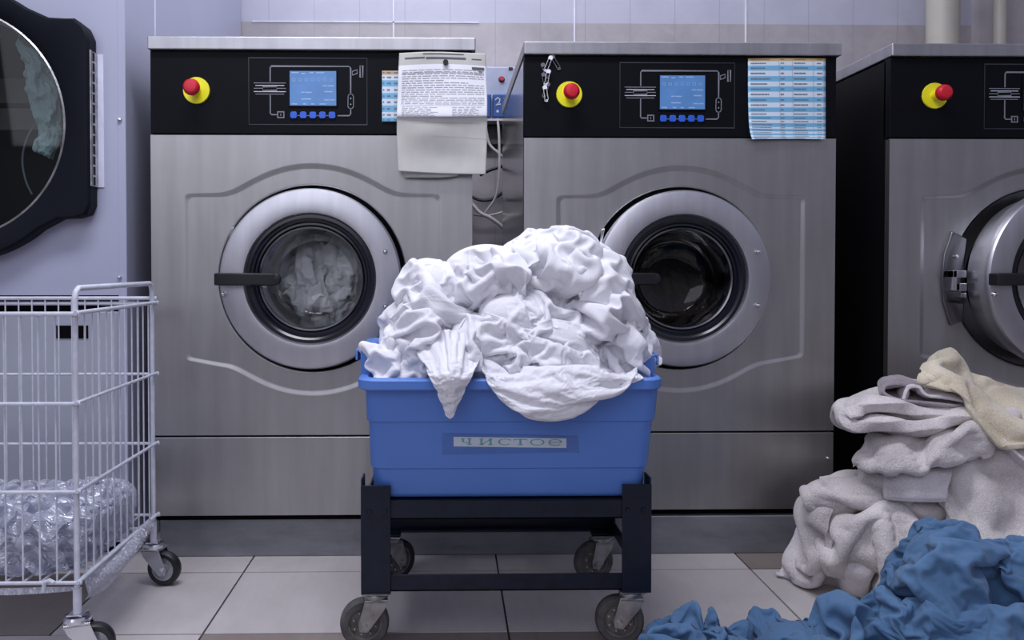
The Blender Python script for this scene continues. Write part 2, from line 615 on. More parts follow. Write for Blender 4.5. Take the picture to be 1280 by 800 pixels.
def grid_obj(name, Pm, mat, parent=None, thick=0.0, sub=1, label=None, cat=None, group=None, disp=0.0, mats=None, facemat=None, offset=0):
    n, m = Pm.shape[:2]
    pts = Pm.reshape(-1, 3)
    org = wloc(parent) if parent is not None else Vector((float(pts[:, 0].mean()), float(pts[:, 1].mean()), float(pts[:, 2].min())))
    me = bpy.data.meshes.new(name)
    fs = [(i * m + j, i * m + j + 1, (i + 1) * m + j + 1, (i + 1) * m + j) for i in range(n - 1) for j in range(m - 1)]
    me.from_pydata([tuple(float(c) for c in q) for q in (pts - np.array(org))], [], fs)
    for k in (mats or [mat]):
        me.materials.append(MATS[k])
    if facemat is not None:
        me.polygons.foreach_set('material_index', [facemat(i / (n - 1), j / (m - 1)) for i in range(n - 1) for j in range(m - 1)])
    me.polygons.foreach_set('use_smooth', [True] * len(fs))
    uv = me.uv_layers.new(name='cloth')
    su = float(np.linalg.norm(np.diff(Pm, axis=0), axis=2).sum(0).mean()); sv = float(np.linalg.norm(np.diff(Pm, axis=1), axis=2).sum(1).mean())
    li = np.zeros(len(me.loops), dtype=np.int32); me.loops.foreach_get('vertex_index', li)
    arr = np.stack([(li // m) / (n - 1) * su, (li % m) / (m - 1) * sv], 1).astype(np.float32)
    uv.data.foreach_set('uv', arr.ravel())
    o = bpy.data.objects.new(name, me)
    COL.objects.link(o)
    if parent is not None: o.parent = parent
    else: o.location = org
    if thick:
        md = o.modifiers.new('solid', 'SOLIDIFY'); md.thickness = thick; md.offset = offset
    if sub:
        md = o.modifiers.new('sub', 'SUBSURF'); md.levels = sub; md.render_levels = sub
    if disp:
        tx = bpy.data.textures.new(name + '_pile', 'CLOUDS'); tx.noise_scale = 0.006
        md = o.modifiers.new('pile', 'DISPLACE'); md.texture = tx; md.strength = disp; md.mid_level = 0.5
    return tag(o, label, cat, group)


def cap(c, rad, n, m, theta=115, axis=(0, -0.6, 0.8), tilt=0.0, spin=0.0, pw=2.0, noise_amp=0.0, seed=0):
    """sheet wrapped over an ellipsoidal lump; axis points to the middle of the sheet"""
    s = np.linspace(-1, 1, n)[:, None] * np.ones((1, m)); t = np.ones((n, 1)) * np.linspace(-1, 1, m)[None, :]
    x = s * np.sqrt(1 - t * t / 2); y = t * np.sqrt(1 - s * s / 2)
    r = np.sqrt(x * x + y * y) + 1e-9
    th = R(theta) * r
    az = np.arctan2(y, x) + R(spin)
    A = Vector(axis).normalized()
    U = A.cross(Vector((0, 0, 1)) if abs(A.z) < 0.95 else Vector((0, 1, 0))).normalized(); V = A.cross(U)
    A, U, V = (np.array(q) for q in (A, U, V))
    d = np.cos(th)[..., None] * A + np.sin(th)[..., None] * (np.cos(az)[..., None] * U + np.sin(az)[..., None] * V)
    if pw != 2.0:
        k = (np.abs(d) ** pw).sum(2) ** (-1 / pw)
        d = d * k[..., None]
    d = d * np.array(rad)
    if noise_amp:
        rng = np.random.default_rng(seed)
        d = d * (1 + noise_amp * vnoise(n, m, 4, 4, rng) + noise_amp * .5 * vnoise(n, m, 9, 9, rng))[..., None]
    ct, st_ = math.cos(R(tilt)), math.sin(R(tilt))
    X = d[..., 0] * ct - d[..., 2] * st_; Z = d[..., 0] * st_ + d[..., 2] * ct
    return np.stack([X, d[..., 1], Z], 2) + np.array(c)


def crm(ctrl, n, axis=0):
    """Catmull-Rom resample along an axis"""
    C = np.moveaxis(np.asarray(ctrl, float), axis, 0)
    k = C.shape[0]
    u = np.linspace(0, k - 1, n)
    i = np.minimum(u.astype(int), k - 2); f = (u - i).reshape(-1, *([1] * (C.ndim - 1)))
    g = lambda j: C[np.clip(j, 0, k - 1)]
    p0, p1, p2, p3 = g(i - 1), g(i), g(i + 1), g(i + 2)
    o = 0.5 * ((2 * p1) + (-p0 + p2) * f + (2 * p0 - 5 * p1 + 4 * p2 - p3) * f ** 2 + (-p0 + 3 * p1 - 3 * p2 + p3) * f ** 3)
    return np.moveaxis(o, 0, axis)


def net(rows, n, m):
    """rows of (px,py,Y) control points -> surface"""
    C = np.array([[list(P(*q)) for q in r] for r in rows])
    return crm(crm(C, n, 0), m, 1)


def upsample(A, n, m):
    return crm(crm(A, n, 0), m, 1)


def drape(P0, exu=1.35, exv=1.35, seed=1, levels=((0.5, 60, 6), (1.0, 25, 5)), attract=0.0015, bend=0.12, amp=0.010, cells=(5, 5), grav=0.0006,
          cores=(), floor=None, vary=0.35, margin=0.003, fine=1.05, damp=0.8, outw=0.0):
    """cloth with more length than its supporting lump: settles into folds over ellipsoid cores (centre, radii, tilt)"""
    rng = np.random.default_rng(seed)
    n, m = P0.shape[:2]
    nzu, nzv = vnoise(n, m, 4, 4, rng), vnoise(n, m, 4, 4, rng)
    start = vnoise(n, m, cells[0], cells[1], rng) * amp + vnoise(n, m, cells[0] * 2, cells[1] * 2, rng) * amp * .5
    disp = None
    for li, (fr, steps, iters) in enumerate(levels):
        a, b_ = int(round(n * fr)), int(round(m * fr))
        B = upsample(P0, a, b_); nr = normals(B)
        eu = 1 + (exu - 1) * np.clip(1 + vary * upsample(nzu, a, b_), .1, 2.2)
        ev = 1 + (exv - 1) * np.clip(1 + vary * upsample(nzv, a, b_), .1, 2.2)
        if disp is None:
            p = B + nr * upsample(start, a, b_)[..., None]
        else:
            p = upsample(disp, a, b_)
            p = p + normals(p) * (vnoise(a, b_, a // 5, b_ // 5, rng) * .0012)[..., None]
            eu = eu * fine; ev = ev * fine
        S = slice
        cons = []
        def L(A_, B_, E):
            d = B[B_] - B[A_]
            return np.sqrt((d * d).sum(2)) * E[A_]
        es = np.sqrt((eu ** 2 + ev ** 2) / 2)
        for off in (0, 1):
            x, y = (S(off, a - 1, 2), S(None)), (S(off + 1, a, 2), S(None)); cons.append((x, y, L(x, y, eu), 1.0))
            x, y = (S(None), S(off, b_ - 1, 2)), (S(None), S(off + 1, b_, 2)); cons.append((x, y, L(x, y, ev), 1.0))
        for o1 in (0, 1):
            x, y = (S(o1, a - 1, 2), S(0, b_ - 1)), (S(o1 + 1, a, 2), S(1, b_)); cons.append((x, y, L(x, y, es), .5))
            x, y = (S(o1, a - 1, 2), S(1, b_)), (S(o1 + 1, a, 2), S(0, b_ - 1)); cons.append((x, y, L(x, y, es), .5))
        for o1 in range(4):
            k = len(range(o1, a - 2, 4)); x, y = (S(o1, o1 + 4 * k - 3, 4), S(None)), (S(o1 + 2, o1 + 4 * k - 1, 4), S(None)); cons.append((x, y, L(x, y, eu), bend))
            k = len(range(o1, b_ - 2, 4)); x, y = (S(None), S(o1, o1 + 4 * k - 3, 4)), (S(None), S(o1 + 2, o1 + 4 * k - 1, 4)); cons.append((x, y, L(x, y, ev), bend))
        vel = np.zeros_like(p); g = np.array([0, 0, -grav])
        CS = []
        for (c, r, t) in cores:
            ct, st_ = math.cos(R(t)), math.sin(R(t))
            Rm = np.array([[ct, 0, st_], [0, 1, 0], [-st_, 0, ct]])   # world -> local (row vectors: v @ Rm.T)
            CS.append((np.array(c), np.array(r) + margin, Rm))
        for st in range(steps):
            old = p.copy()
            p = p + vel + g
            for it in range(iters):
                for c in cons: con(p, *c)
                p += attract * (B - p)
                if outw:
                    d = ((p - B) * nr).sum(2); p -= nr * (np.minimum(d, 0) * outw)[..., None]
                for w_, sl in ((.4, 0), (.4, -1)):
                    p[sl] += w_ * (B[sl] - p[sl]); p[:, sl] += w_ * (B[:, sl] - p[:, sl])
            for (c, r, Rm) in CS:
                q = ((p - c) @ Rm.T) / r
                l = np.sqrt((q * q).sum(2))
                ins = l < 1
                if ins.any():
                    qq = q[ins] / l[ins][:, None]
                    newp = (qq * r) @ Rm + c
                    p[ins] = newp
                    old[ins] += .6 * (newp - old[ins])
            if floor is not None: p[..., 2] = np.maximum(p[..., 2], floor)
            vel = (p - old) * damp
            l = np.sqrt((vel * vel).sum(2, keepdims=True)) + 1e-9
            vel *= np.minimum(1, .01 / l)
        disp = p
    return p if p.shape[0] == n else upsample(p, n, m)


def lump(px, py, z):
    return tuple(P(px, py, z - 2))


def ucap(c, ells, n, m, theta=115, axis=(0, -.6, .8), spin=0.0, sx=1.0, k=60.0, tuck=0.0, grow=0.0):
    """sheet spread over a union of ellipsoids, seen from the inner point c"""
    s = np.linspace(-1, 1, n)[:, None] * np.ones((1, m)); t = np.ones((n, 1)) * np.linspace(-1, 1, m)[None, :]
    x = s * np.sqrt(1 - t * t / 2); y = t * np.sqrt(1 - s * s / 2)
    r = np.sqrt(x * x + y * y) + 1e-9
    th = R(theta) * r; az = np.arctan2(y, x) + R(spin)
    A = Vector(axis).normalized()
    U = A.cross(Vector((0, 0, 1)) if abs(A.z) < 0.95 else Vector((0, 1, 0))).normalized(); V = A.cross(U)
    A, U, V = (np.array(q) for q in (A, U, V))
    d = np.cos(th)[..., None] * A + np.sin(th)[..., None] * (sx * np.cos(az)[..., None] * U + np.sin(az)[..., None] * V)
    d /= np.linalg.norm(d, axis=2, keepdims=True)
    c = np.array(c)
    acc = np.full(r.shape, 1e-3)
    first = np.full(r.shape, 0.02)
    T = []
    for (ec, er, et) in ells:
        ct, st_ = math.cos(R(et)), math.sin(R(et))
        Rm = np.array([[ct, 0, st_], [0, 1, 0], [-st_, 0, ct]])
        o = ((c - np.array(ec)) @ Rm.T) / np.array(er); dd = (d @ Rm.T) / np.array(er)
        a = (dd * dd).sum(2); b_ = (dd * o).sum(2); cc = (o * o).sum() - 1
        disc = b_ * b_ - a * cc
        tt = np.where(disc > 0, (-b_ + np.sqrt(np.maximum(disc, 0))) / a, 0.02)
        T.append(np.maximum(tt, .02))
    T = np.stack(T)
    mx = T.max(0)
    dist = mx + np.log(np.exp(k * (T - mx)).sum(0)) / k + grow
    if tuck:
        dist = dist * (1 - tuck * np.clip((r - .8) / .2, 0, 1))
    return c + d * dist[..., None]


def E(px, py, z, rx, ry, rz, tilt=0): return (lump(px, py, z), (rx, ry, rz), tilt)
def shr(L, f): return [(c, tuple(x * f for x in r), t) for c, r, t in L]


def rough(b0, seed, a1=.012, a2=.006):
    rng = np.random.default_rng(seed)
    n, m = b0.shape[:2]
    return b0 + normals(b0) * (a1 * vnoise(n, m, 5, 5, rng) + a2 * vnoise(n, m, 11, 11, rng))[..., None] * (-1)



#=====SETTING=====
# ------------------------------------------------------------------ floor
mb = MB()
mb.box(-3.2, 3.2, -3.5, 1.12, -0.06, -0.004, 'floor_grout')
rows = [(-0.099 + 0.318 * k, -0.099 + 0.318 * (k + 1)) for k in range(-9, 4)]
xs = [-0.487 + 0.607 * k for k in range(-5, 7)]
g = 0.0022
for ri, (y0, y1) in enumerate(rows):
    for k in range(len(xs) - 1):
        x0, x1 = xs[k], xs[k + 1]
        segs = [(x0, x1)]
        if x0 < -1.0 < x1 - 0.02 and abs(y0 + 0.417) < 0.02:
            segs = [(x0, -0.788), (-0.788, x1)]
        for (a, c) in segs:
            mat = 'floor_beige'
            if abs(y0 + 0.735) < 0.02 and a > -0.6: mat = 'floor_brown'
            if abs(y0 + 0.417) < 0.02 and c < -0.7: mat = 'floor_brown'
            if abs(y0 + 0.099) < 0.02 and a > 0.7: mat = 'floor_brown'
            if y0 < -0.9 and (ri + k) % 3 == 0: mat = 'floor_brown'
            mb.box(a + g, c - g, y0 + g, min(y1 - g, 1.1), -0.004, 0.0, mat)
fl = mb.build('floor')
tag(fl, 'beige and brown rectangular floor tiles with dark grout', 'floor', kind='structure')

WY = 1.1
ZB = P(700, 29, WY).z
mb = MB()
mb.box(-3.2, 3.2, WY, WY + 0.1, 0, ZB, 'tile_stone')
mb.box(-3.2, 3.2, WY, WY + 0.1, ZB, 2.9, 'tile_lavender')
wb = mb.build('wall_back')
tag(wb, 'back wall with stone tiles below lavender tiles', 'wall', kind='structure')
mb = MB()
for px in (492, 718, 932):
    a = P(px, 40, WY)
    mb.box(a.x - 0.003, a.x + 0.003, WY - 0.003, WY + 0.01, 0, 2.9, 'wall_strip')
mb.box(-0.75, 0.12, WY - 0.003, WY + 0.01, ZB - 0.002, ZB + 0.003, 'wall_strip')  # white strip paints the highlight along the tile boundary
t = mb.build('trim_1'); tag(t, 'thin white joint strips and a painted highlight line on the back wall', 'trim', kind='structure')
# boxed column behind the right pipes
a = P(1225, 40, WY - 0.05); 
mb = MB(); mb.box(a.x, a.x + 1.0, WY - 0.05, WY, 0, 2.9, 'tile_stone')
t = mb.build('trim_2'); tag(t, 'stone tiled projection of the back wall at the right', 'trim', kind='structure')

# pipes
for (pa, pb, nm, lab) in ((1160, 1197, 'drain_pipe', 'thick cream vertical pipe on the back wall, left of two'), (1242, 1257, 'water_pipe', 'thin cream vertical pipe at the far right of the wall')):
    Yp = WY - 0.13
    a = P(pa, 30, Yp); c = P(pb, 30, Yp)
    r = (c.x - a.x) / 2; cx = (a.x + c.x) / 2
    root = thing(nm, lab, 'pipe', (cx, Yp, 0))
    mb = MB(); mb.lathe([(r, 0), (r, 2.9)], (cx, Yp, 0), 'pipe_cream', 'Z', 32)
    mb.build('pipe_body', root)
    mb = MB()
    mb.lathe([(r + .004, 1.2), (r + .004, 1.23), (r, 1.23)], (cx, Yp, 0), 'pipe_cream', 'Z', 32)
    mb.box(cx - .01, cx + .01, Yp + r * .9, WY, 1.205, 1.225, 'pipe_cream')
    mb.build('bracket', root)

# ------------------------------------------------------------------ washers
W, HT = 0.785, 1.286
DC = (0.0, 0.698)      # door centre (local x, z)


def polar_panel(mb, x0, x1, z0, z1, c, r, y0, mat, n=96, contour=None, depth=.0028):
    """flat panel with a round hole, front at y0; an optional closed contour bounds a shallow pressed recess"""
    cx, cz = c
    if contour:
        n = 288
        ca_ = np.array([math.atan2(z - cz, x - cx) % (2 * PI) for x, z in contour]); cr_ = np.array([math.hypot(x - cx, z - cz) for x, z in contour])
        o = np.argsort(ca_); ca_, cr_ = ca_[o], cr_[o]
    angs = sorted(set([2 * PI * i / n for i in range(n)] + [math.atan2(z - cz, x - cx) % (2 * PI) for x in (x0, x1) for z in (z0, z1)] + ([float(q) for q in ca_[::2]] if contour else [])))
    vs, fs = [], []
    k = len(angs)
    di = depth if contour else 0
    for a in angs:
        ca, sa = math.cos(a), math.sin(a)
        ts = []
        if ca > 1e-9: ts.append((x1 - cx) / ca)
        if ca < -1e-9: ts.append((x0 - cx) / ca)
        if sa > 1e-9: ts.append((z1 - cz) / sa)
        if sa < -1e-9: ts.append((z0 - cz) / sa)
        t = min(ts)
        st = [(r, y0 + .03), (r, y0 + di + .004), (r + .001, y0 + di + .001), (r + .004, y0 + di), (r + .006, y0 + di)]
        if contour:
            q = float(np.interp(a, ca_, cr_, period=2 * PI))
            st += [(q - .0095, y0 + di), (q - .0075, y0 + di), (q - .0055, y0 + di * .97), (q - .003, y0 + di * .75), (q + .003, y0 + di * .25), (q + .0055, y0 + di * .03), (q + .0075, y0), (q + .0095, y0)]
        st += [(t, y0), (t, y0 + .02)]
        for rr, yy in st: vs.append((cx + rr * ca, yy, cz + rr * sa))
    L_ = len(st)
    for i in range(k):
        j = (i + 1) % k
        for q in range(L_ - 1):
            fs.append((i * L_ + q, i * L_ + q + 1, j * L_ + q + 1, j * L_ + q))
    mb.add(vs, fs, mat)


def make_washer(px_left, Yf, label, side_mat, door_open=0.0, black_lid_end=False):
    xl = P(px_left, 300, Yf).x
    cx = xl + W / 2
    root = thing('washing_machine', label, 'washing machine', (cx, Yf, 0), 'front loading washing machines')
    x0, x1 = cx - W / 2, cx + W / 2
    D = 0.80
    # body: open-fronted carcass (sides, back, top)
    mb = MB()
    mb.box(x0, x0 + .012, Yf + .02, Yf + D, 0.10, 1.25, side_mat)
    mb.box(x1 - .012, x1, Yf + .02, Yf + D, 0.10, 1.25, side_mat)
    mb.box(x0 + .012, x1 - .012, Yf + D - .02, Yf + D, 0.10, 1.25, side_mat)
    mb.box(x0 + .012, x1 - .012, Yf + .03, Yf + D - .02, 0.10, 0.12, side_mat)
    mb.build('side_panels', root, bevel=.002)
    mb = MB()
    mb.box(x0 - .001, x0, Yf + .0, Yf + .02, .10, 1.25, side_mat)
    # near-black filler stands in for the shade in the panel gaps
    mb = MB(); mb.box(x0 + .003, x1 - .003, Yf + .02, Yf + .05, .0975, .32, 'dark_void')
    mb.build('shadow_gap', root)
    # lid
    mb = MB()
    mb.box(x0 - .002, x1 + .008, Yf - .012, Yf + D + .0, 1.254, 1.286, 'steel_lid')
    mb.build('lid', root, bevel=.003)
    # control panel
    mb = MB(); mb.box(x0, x1, Yf, Yf + .03, 1.052, 1.2535, 'panel_black')
    cp = mb.build('control_panel', root, bevel=.002)
    # front panel
    mb = MB()
    # pressed contour line
    l, r_, zt, zb = x0 + .086, x1 - .082, .902, .500
    ra = .276
    up_a = []
    for s in range(0, 41):
        x = -0.225 + 0.45 * s / 40
        h = math.sqrt(max(ra * ra - x * x, 0))
        zz = DC[1] + h
        # soft maximum between arc and the straight line
        k = 60
        zz = math.log(math.exp(k * (zz - .9)) + math.exp(k * (zt - .9))) / k + .9
        up_a.append((cx + x, zz))
    lo_a = []
    for (x, z) in reversed(up_a):
        lo_a.append((x, 2 * DC[1] - z - (0.006 if True else 0)))
    def fil(c0, a0, a1, rr=.012):
        return arc(c0[0], c0[1], rr, a0, a1, 5)
    path = fil((l + .012, zt - .012), 180, 90) + up_a + fil((r_ - .012, zt - .012), 90, 0) + fil((r_ - .012, zb + .012), 0, -90) + lo_a + fil((l + .012, zb + .012), -90, -180)
    dense = []
    for (ax_, az_), (bx__, bz_) in zip(path, path[1:] + path[:1]):
        kk = max(1, int(math.hypot(bx__ - ax_, bz_ - az_) / .006))
        dense += [(ax_ + (bx__ - ax_) * q / kk, az_ + (bz_ - az_) * q / kk) for q in range(kk)]
    polar_panel(mb, x0, x1, .313, 1.049, (cx, DC[1]), .228, Yf, 'steel_panel', contour=dense)
    mb.build('front_panel', root, ang=60)
    # lower service panel with its screw
    mb = MB(); mb.box(x0, x1, Yf, Yf + .02, .114, .308, 'steel_panel')
    sp = mb.build('service_panel', root, bevel=.0015)
    mb = MB(); mb.lathe([(0, -.007), (.004, -.0065), (.0055, -.003), (.0055, 0)], (x1 - .014, Yf, .242), 'chrome', n=16)
    mb.build('screw', sp)
    # ---- printed graphics (offset of panel centre from photo)
    gx = cx + .003; gz = 1.152; y = Yf - .0012
    def LX(px): return cx + (px - 850.5) * .002
    def LZ(py): return .734 - (py - 331.5) * .002
    mb = MB()
    rectp = [(774, 80), (918, 80), (918, 161), (774, 161)]
    pr = [(.0006, -.0009), (.0006, .0009), (-.0006, .0009), (-.0006, -.0009)]
    prb = [(.0006, -.0013), (.0006, .0013), (-.0006, .0013), (-.0006, -.0013)]
    mb.sweep([(LX(a), Yf - .0004, LZ(c)) for a, c in rectp], pr, 'outline_grey', closed=True, up=(0, -1, 0))
    mb.build('panel_outline', cp, smooth=False)
    mb = MB()
    def line(ps, mat='print_grey', w=prb, closed=False):
        mb.sweep([(LX(a), Yf - .0004, LZ(c)) for a, c in ps], w, mat, closed=closed, up=(0, -1, 0))
    line([(800, 109), (800, 92), (801.5, 90), (896, 90), (898, 92), (898, 124)])
    line([(800, 125), (800, 147.5), (801.5, 149), (808, 149)])
    line([(898, 141), (898, 148), (896, 150), (882, 150)])
    for k, q in enumerate((110.5, 113.5, 121, 124)):
        a = 780 + (k % 2) * 2
        line([(a, q), (819 - (a - 780), q)], 'print_white' if k in (1, 2) else 'print_grey', pr)
    line([(780, 117), (791, 117)], 'print_grey', pr); line([(808, 117), (819, 117)], 'print_grey', pr)
    line([(791, 115), (808, 115), (808, 119.5), (791, 119.5)], 'print_grey', pr, True)
    line([(809, 145.5), (816.5, 145.5), (816.5, 152.5), (809, 152.5)], 'print_grey', prb, True)
    line([(812.7, 147.5), (812.7, 150.5)], 'print_grey', pr)
    line([(LX and 894.8, 127)] + [(898 + 3.4 * math.cos(R(q)), 127 - 3.4 * math.sin(R(q))) for q in (150, 120, 90, 60, 30)] + [(901.4, 127), (901.4, 138)] +
         [(898 + 3.4 * math.cos(R(q)), 138 - 3.4 * math.sin(R(q))) for q in (-30, -60, -90, -120, -150)] + [(894.6, 138)], 'print_grey', pr, True)
    line([(909.5, 89), (912.8, 89), (912.8, 103), (909.5, 103)], 'print_grey', pr, True)
    line([(900, 96), (906, 94), (906, 98.5), (900, 100.5)], 'print_grey', pr, True)
    line([(833, 150), (875, 150)], 'print_grey', pr)
    mb.disc((LX(898), Yf - .001, LZ(129)), .0014, 'print_white', 8); mb.disc((LX(898), Yf - .001, LZ(136)), .0014, 'print_white', 8)
    mb.build('printed_symbols', cp, smooth=False)
    # display
    mb = MB(); mb.box(LX(822), LX(882), Yf - .0025, Yf, LZ(139.5), LZ(94.5), 'panel_black')
    mb.box(LX(824), LX(880.5), Yf - .0032, Yf - .002, LZ(138), LZ(96), 'screen_blue')
    dsp = mb.build('display', root, smooth=False)
    mb = MB()
    rg = random.Random(5)
    for k in range(7):
        cxx, czz = LX(829 + k * 7.6), LZ(107)
        mb.lathe([(.0042, 0), (.0042, -.0006), (.0030, -.0006), (.0030, 0)], (cxx, Yf - .0032, czz), 'screen_mark', n=10)
    for (a, c, w_) in ((826, 98, 9), (838, 99, 5), (848, 98, 5), (856, 98, 10), (838, 122, 4), (843, 122, 8), (864, 114, 5), (870, 114, 8), (866, 121, 10), (866, 131, 6), (873, 131, 6), (838, 130, 12), (826, 136, 7), (840, 136, 4), (850, 136, 4), (860, 136, 8)):
        mb.box(LX(a), LX(a + w_), Yf - .0037, Yf - .003, LZ(c + 1), LZ(c - .6), 'screen_mark')
    mb.build('screen_content', dsp, smooth=False)
    for k in range(5):
        a = LX(828.5 + k * 11.7); zz = LZ(149.5)
        mb = MB(); q = .0082; ch = .003
        poly = [(a - q + ch, zz - q), (a + q - ch, zz - q), (a + q, zz - q + ch), (a + q, zz + q - ch), (a + q - ch, zz + q), (a - q + ch, zz + q), (a - q, zz + q - ch), (a - q, zz - q + ch)]
        mb.prism(poly, Yf - .004, Yf, 'button_blue')
        mb.build('button', root, bevel=.001)
    # emergency stop
    ex, ez = LX(710.5), LZ(120)
    mb = MB(); mb.lathe([(0, -.004), (.0315, -.004), (.0325, -.002), (.0325, 0)], (ex, Yf, ez), 'estop_yellow', n=40)
    mb.lathe([(.012, -.004), (.012, -.03)], (ex, Yf, ez), 'estop_yellow', n=24)
    es = mb.build('emergency_stop', root)
    mb = MB(); mb.lathe([(0, -.052), (.006, -.0525), (.014, -.051), (.0185, -.046), (.020, -.040), (.019, -.033), (.014, -.029), (0, -.029)], (ex, Yf, ez), 'estop_red', n=32)
    mb.build('stop_knob', es)
    # ---- drum, seen through the glass
    dz = DC[1]
    mb = MB()
    mb.lathe([(.226, .006), (.226, .022), (.20, .03), (.175, .035), (.165, .07), (.158, .10)], (cx, Yf, dz), 'recess_steel' if door_open else 'rubber_gasket', n=72)
    mb.build('door_seal', root)
    mb = MB()
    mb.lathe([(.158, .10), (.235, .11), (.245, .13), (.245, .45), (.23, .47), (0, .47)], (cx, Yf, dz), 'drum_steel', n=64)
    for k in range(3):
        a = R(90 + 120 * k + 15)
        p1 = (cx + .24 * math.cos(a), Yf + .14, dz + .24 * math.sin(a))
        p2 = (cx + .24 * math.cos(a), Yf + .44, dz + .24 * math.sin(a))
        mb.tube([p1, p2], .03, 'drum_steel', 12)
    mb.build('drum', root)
    # ---- door: hinge axis at the right
    hx = cx + .222
    piv = bpy.data.objects.new('door', None)   # replaced below by the ring mesh as the part
    bpy.data.objects.remove(piv)
    mb = MB()
    c = (cx, Yf, dz)
    if door_open:
        mb.lathe([(.217, -.002), (.219, -.02), (.219, -.030), (.215, -.036), (.208, -.038), (.168, -.041), (.160, -.040), (.156, -.034), (.155, -.022), (.152, .045), (.165, .058), (.190, .056), (.202, .048), (.206, .006)], c, 'steel_ring', n=112, closed_prof=True)
    else:
        mb.lathe([(.217, -.004), (.219, -.016), (.219, -.028), (.2155, -.034), (.209, -.036), (.168, -.040), (.160, -.039), (.156, -.033), (.155, -.022), (.150, .01), (.20, .012)], c, 'steel_ring', n=112, closed_prof=True)
    door = mb.build('door', root)
    mb = MB()
    mb.lathe([(.156, -.030), (.148, -.031), (.143, -.027), (.139, -.027), (.136, -.021), (.131, -.022), (.127, -.012), (.124, .0), (.121, .02)], c, 'rubber_gasket', n=96)
    mb.build('door_gasket', door)
    mb = MB()
    mb.lathe([(.1285, -.016), (.1265, -.020), (.1225, -.018), (.1215, -.010)], c, 'steel_dark', n=96)
    mb.build('glass_rim', door)
    mb = MB()
    mb.lathe([(.126, -.012), (.120, .01), (.110, .05), (.098, .075), (.088, .085), (.05, .092), (0, .094)], c, 'door_glass', n=96)
    mb.build('door_glass', door)
    # handle
    mb = MB()
    hp = [(cx - .219, -.040), (cx - .216, -.062), (cx - .205, -.066), (cx - .15, -.066), (cx - .09, -.063), (cx - .078, -.060)]
    prof = [(.006, -.013), (.006, .013), (.0, .0155), (-.006, .013), (-.006, -.013), (.0, -.0155)]
    prof = [(b_, a) for a, b_ in prof]
    mb.sweep([(a, Yf + q, dz - .0) for a, q in hp], prof, 'black_plastic', up=(0, 0, 1))
    mb.lathe([(0, -.0066), (.012, -.005), (.0155, 0), (.012, .005), (0, .0066)], (cx - .078, Yf - .060, dz), 'black_plastic', n=20)
    mb.box(cx - .216, cx - .19, Yf - .06, Yf - .035, dz - .012, dz + .012, 'black_plastic')
    mb.build('handle', door, bevel=.002, smooth=True)
    for (sx, sz, big) in ((-.206, -.037, 1), (.182, .066, 0), (.182, -.066, 0)):
        mb = MB()
        if big:
            mb.lathe([(0, -.046), (.004, -.0455), (.0065, -.042), (.0065, -.036)], (cx + sx, Yf, dz + sz), 'chrome', n=20)
        else:
            mb.lathe([(0, -.053), (.0025, -.0525), (.0035, -.050), (.0035, -.038)], (cx + sx, Yf, dz + sz), 'chrome', n=14)
            mb.lathe([(.0035, -.041), (.006, -.041), (.006, -.038)], (cx + sx, Yf, dz + sz), 'chrome', n=14)
        mb.build('screw', door)
    if not door_open:
        mb = MB(); mb.prism([(cx - .205, dz + .080), (cx - .198, dz + .085), (cx - .190, dz + .125), (cx - .198, dz + .122)], Yf - .004, Yf + .02, 'chrome')
        mb.build('latch', root, bevel=.001)
    else:
        # lock plate on the front left of the opening, with its catch
        mb = MB()
        poly = [(cx - .26, dz), (cx - .255, dz + .06), (cx - .235, dz + .12), (cx - .195, dz + .10), (cx - .20, dz + .05), (cx - .20, dz - .05), (cx - .205, dz - .11), (cx - .235, dz - .12), (cx - .255, dz - .06)]
        mb.prism(poly, Yf - .006, Yf + .02, 'steel_dark')
        lk = mb.build('lock_plate', root, bevel=.004, seg=3)
        mb = MB()
        mb.box(cx - .246, cx - .212, Yf - .030, Yf - .005, dz + .002, dz + .020, 'chrome')
        mb.box(cx - .246, cx - .236, Yf - .030, Yf - .005, dz - .030, dz + .020, 'chrome')
        mb.box(cx - .232, cx - .214, Yf - .034, Yf - .005, dz - .032, dz - .012, 'chrome')
        mb.box(cx - .225, cx - .21, Yf - .028, Yf - .005, dz - .048, dz - .036, 'chrome')
        mb.build('catch', lk, bevel=.0015)
        mb = MB(); mb.lathe([(0, -.032), (.008, -.032), (.008, -.005)], (cx - .224, Yf, dz - .055), 'black_plastic', n=16); mb.build('buffer', lk)
        mb = MB(); mb.lathe([(0, -.012), (.005, -.011), (.005, -.005)], (cx - .226, Yf, dz + .055), 'chrome', n=16); mb.build('screw', lk)
        # swing the door on its hinge
        Rm = Matrix.Rotation(R(door_open), 4, 'Z')
        pv = Vector((.224, -.0, 0))
        Mx = Matrix.Translation(pv) @ Rm @ Matrix.Translation(-pv)
        door.matrix_local = Mx
    return root, cx


pa, pb = P(193, 600, -.03).x, P(1400, 600, 0).x
mb = MB(); mb.box(pa, pb, .004, .76, 0, .0965, 'plinth_steel')
tag(mb.build('machine_plinth', bevel=.003, org=((pa + pb) / 2, .38, 0)), 'long low grimy steel plinth under the washing machines', 'plinth')
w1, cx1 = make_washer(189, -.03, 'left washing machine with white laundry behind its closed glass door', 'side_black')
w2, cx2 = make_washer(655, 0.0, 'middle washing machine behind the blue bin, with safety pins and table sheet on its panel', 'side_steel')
w3, cx3 = make_washer(1111, 0.0, 'right washing machine cut by the frame, with its round door ajar', 'side_black', door_open=9)

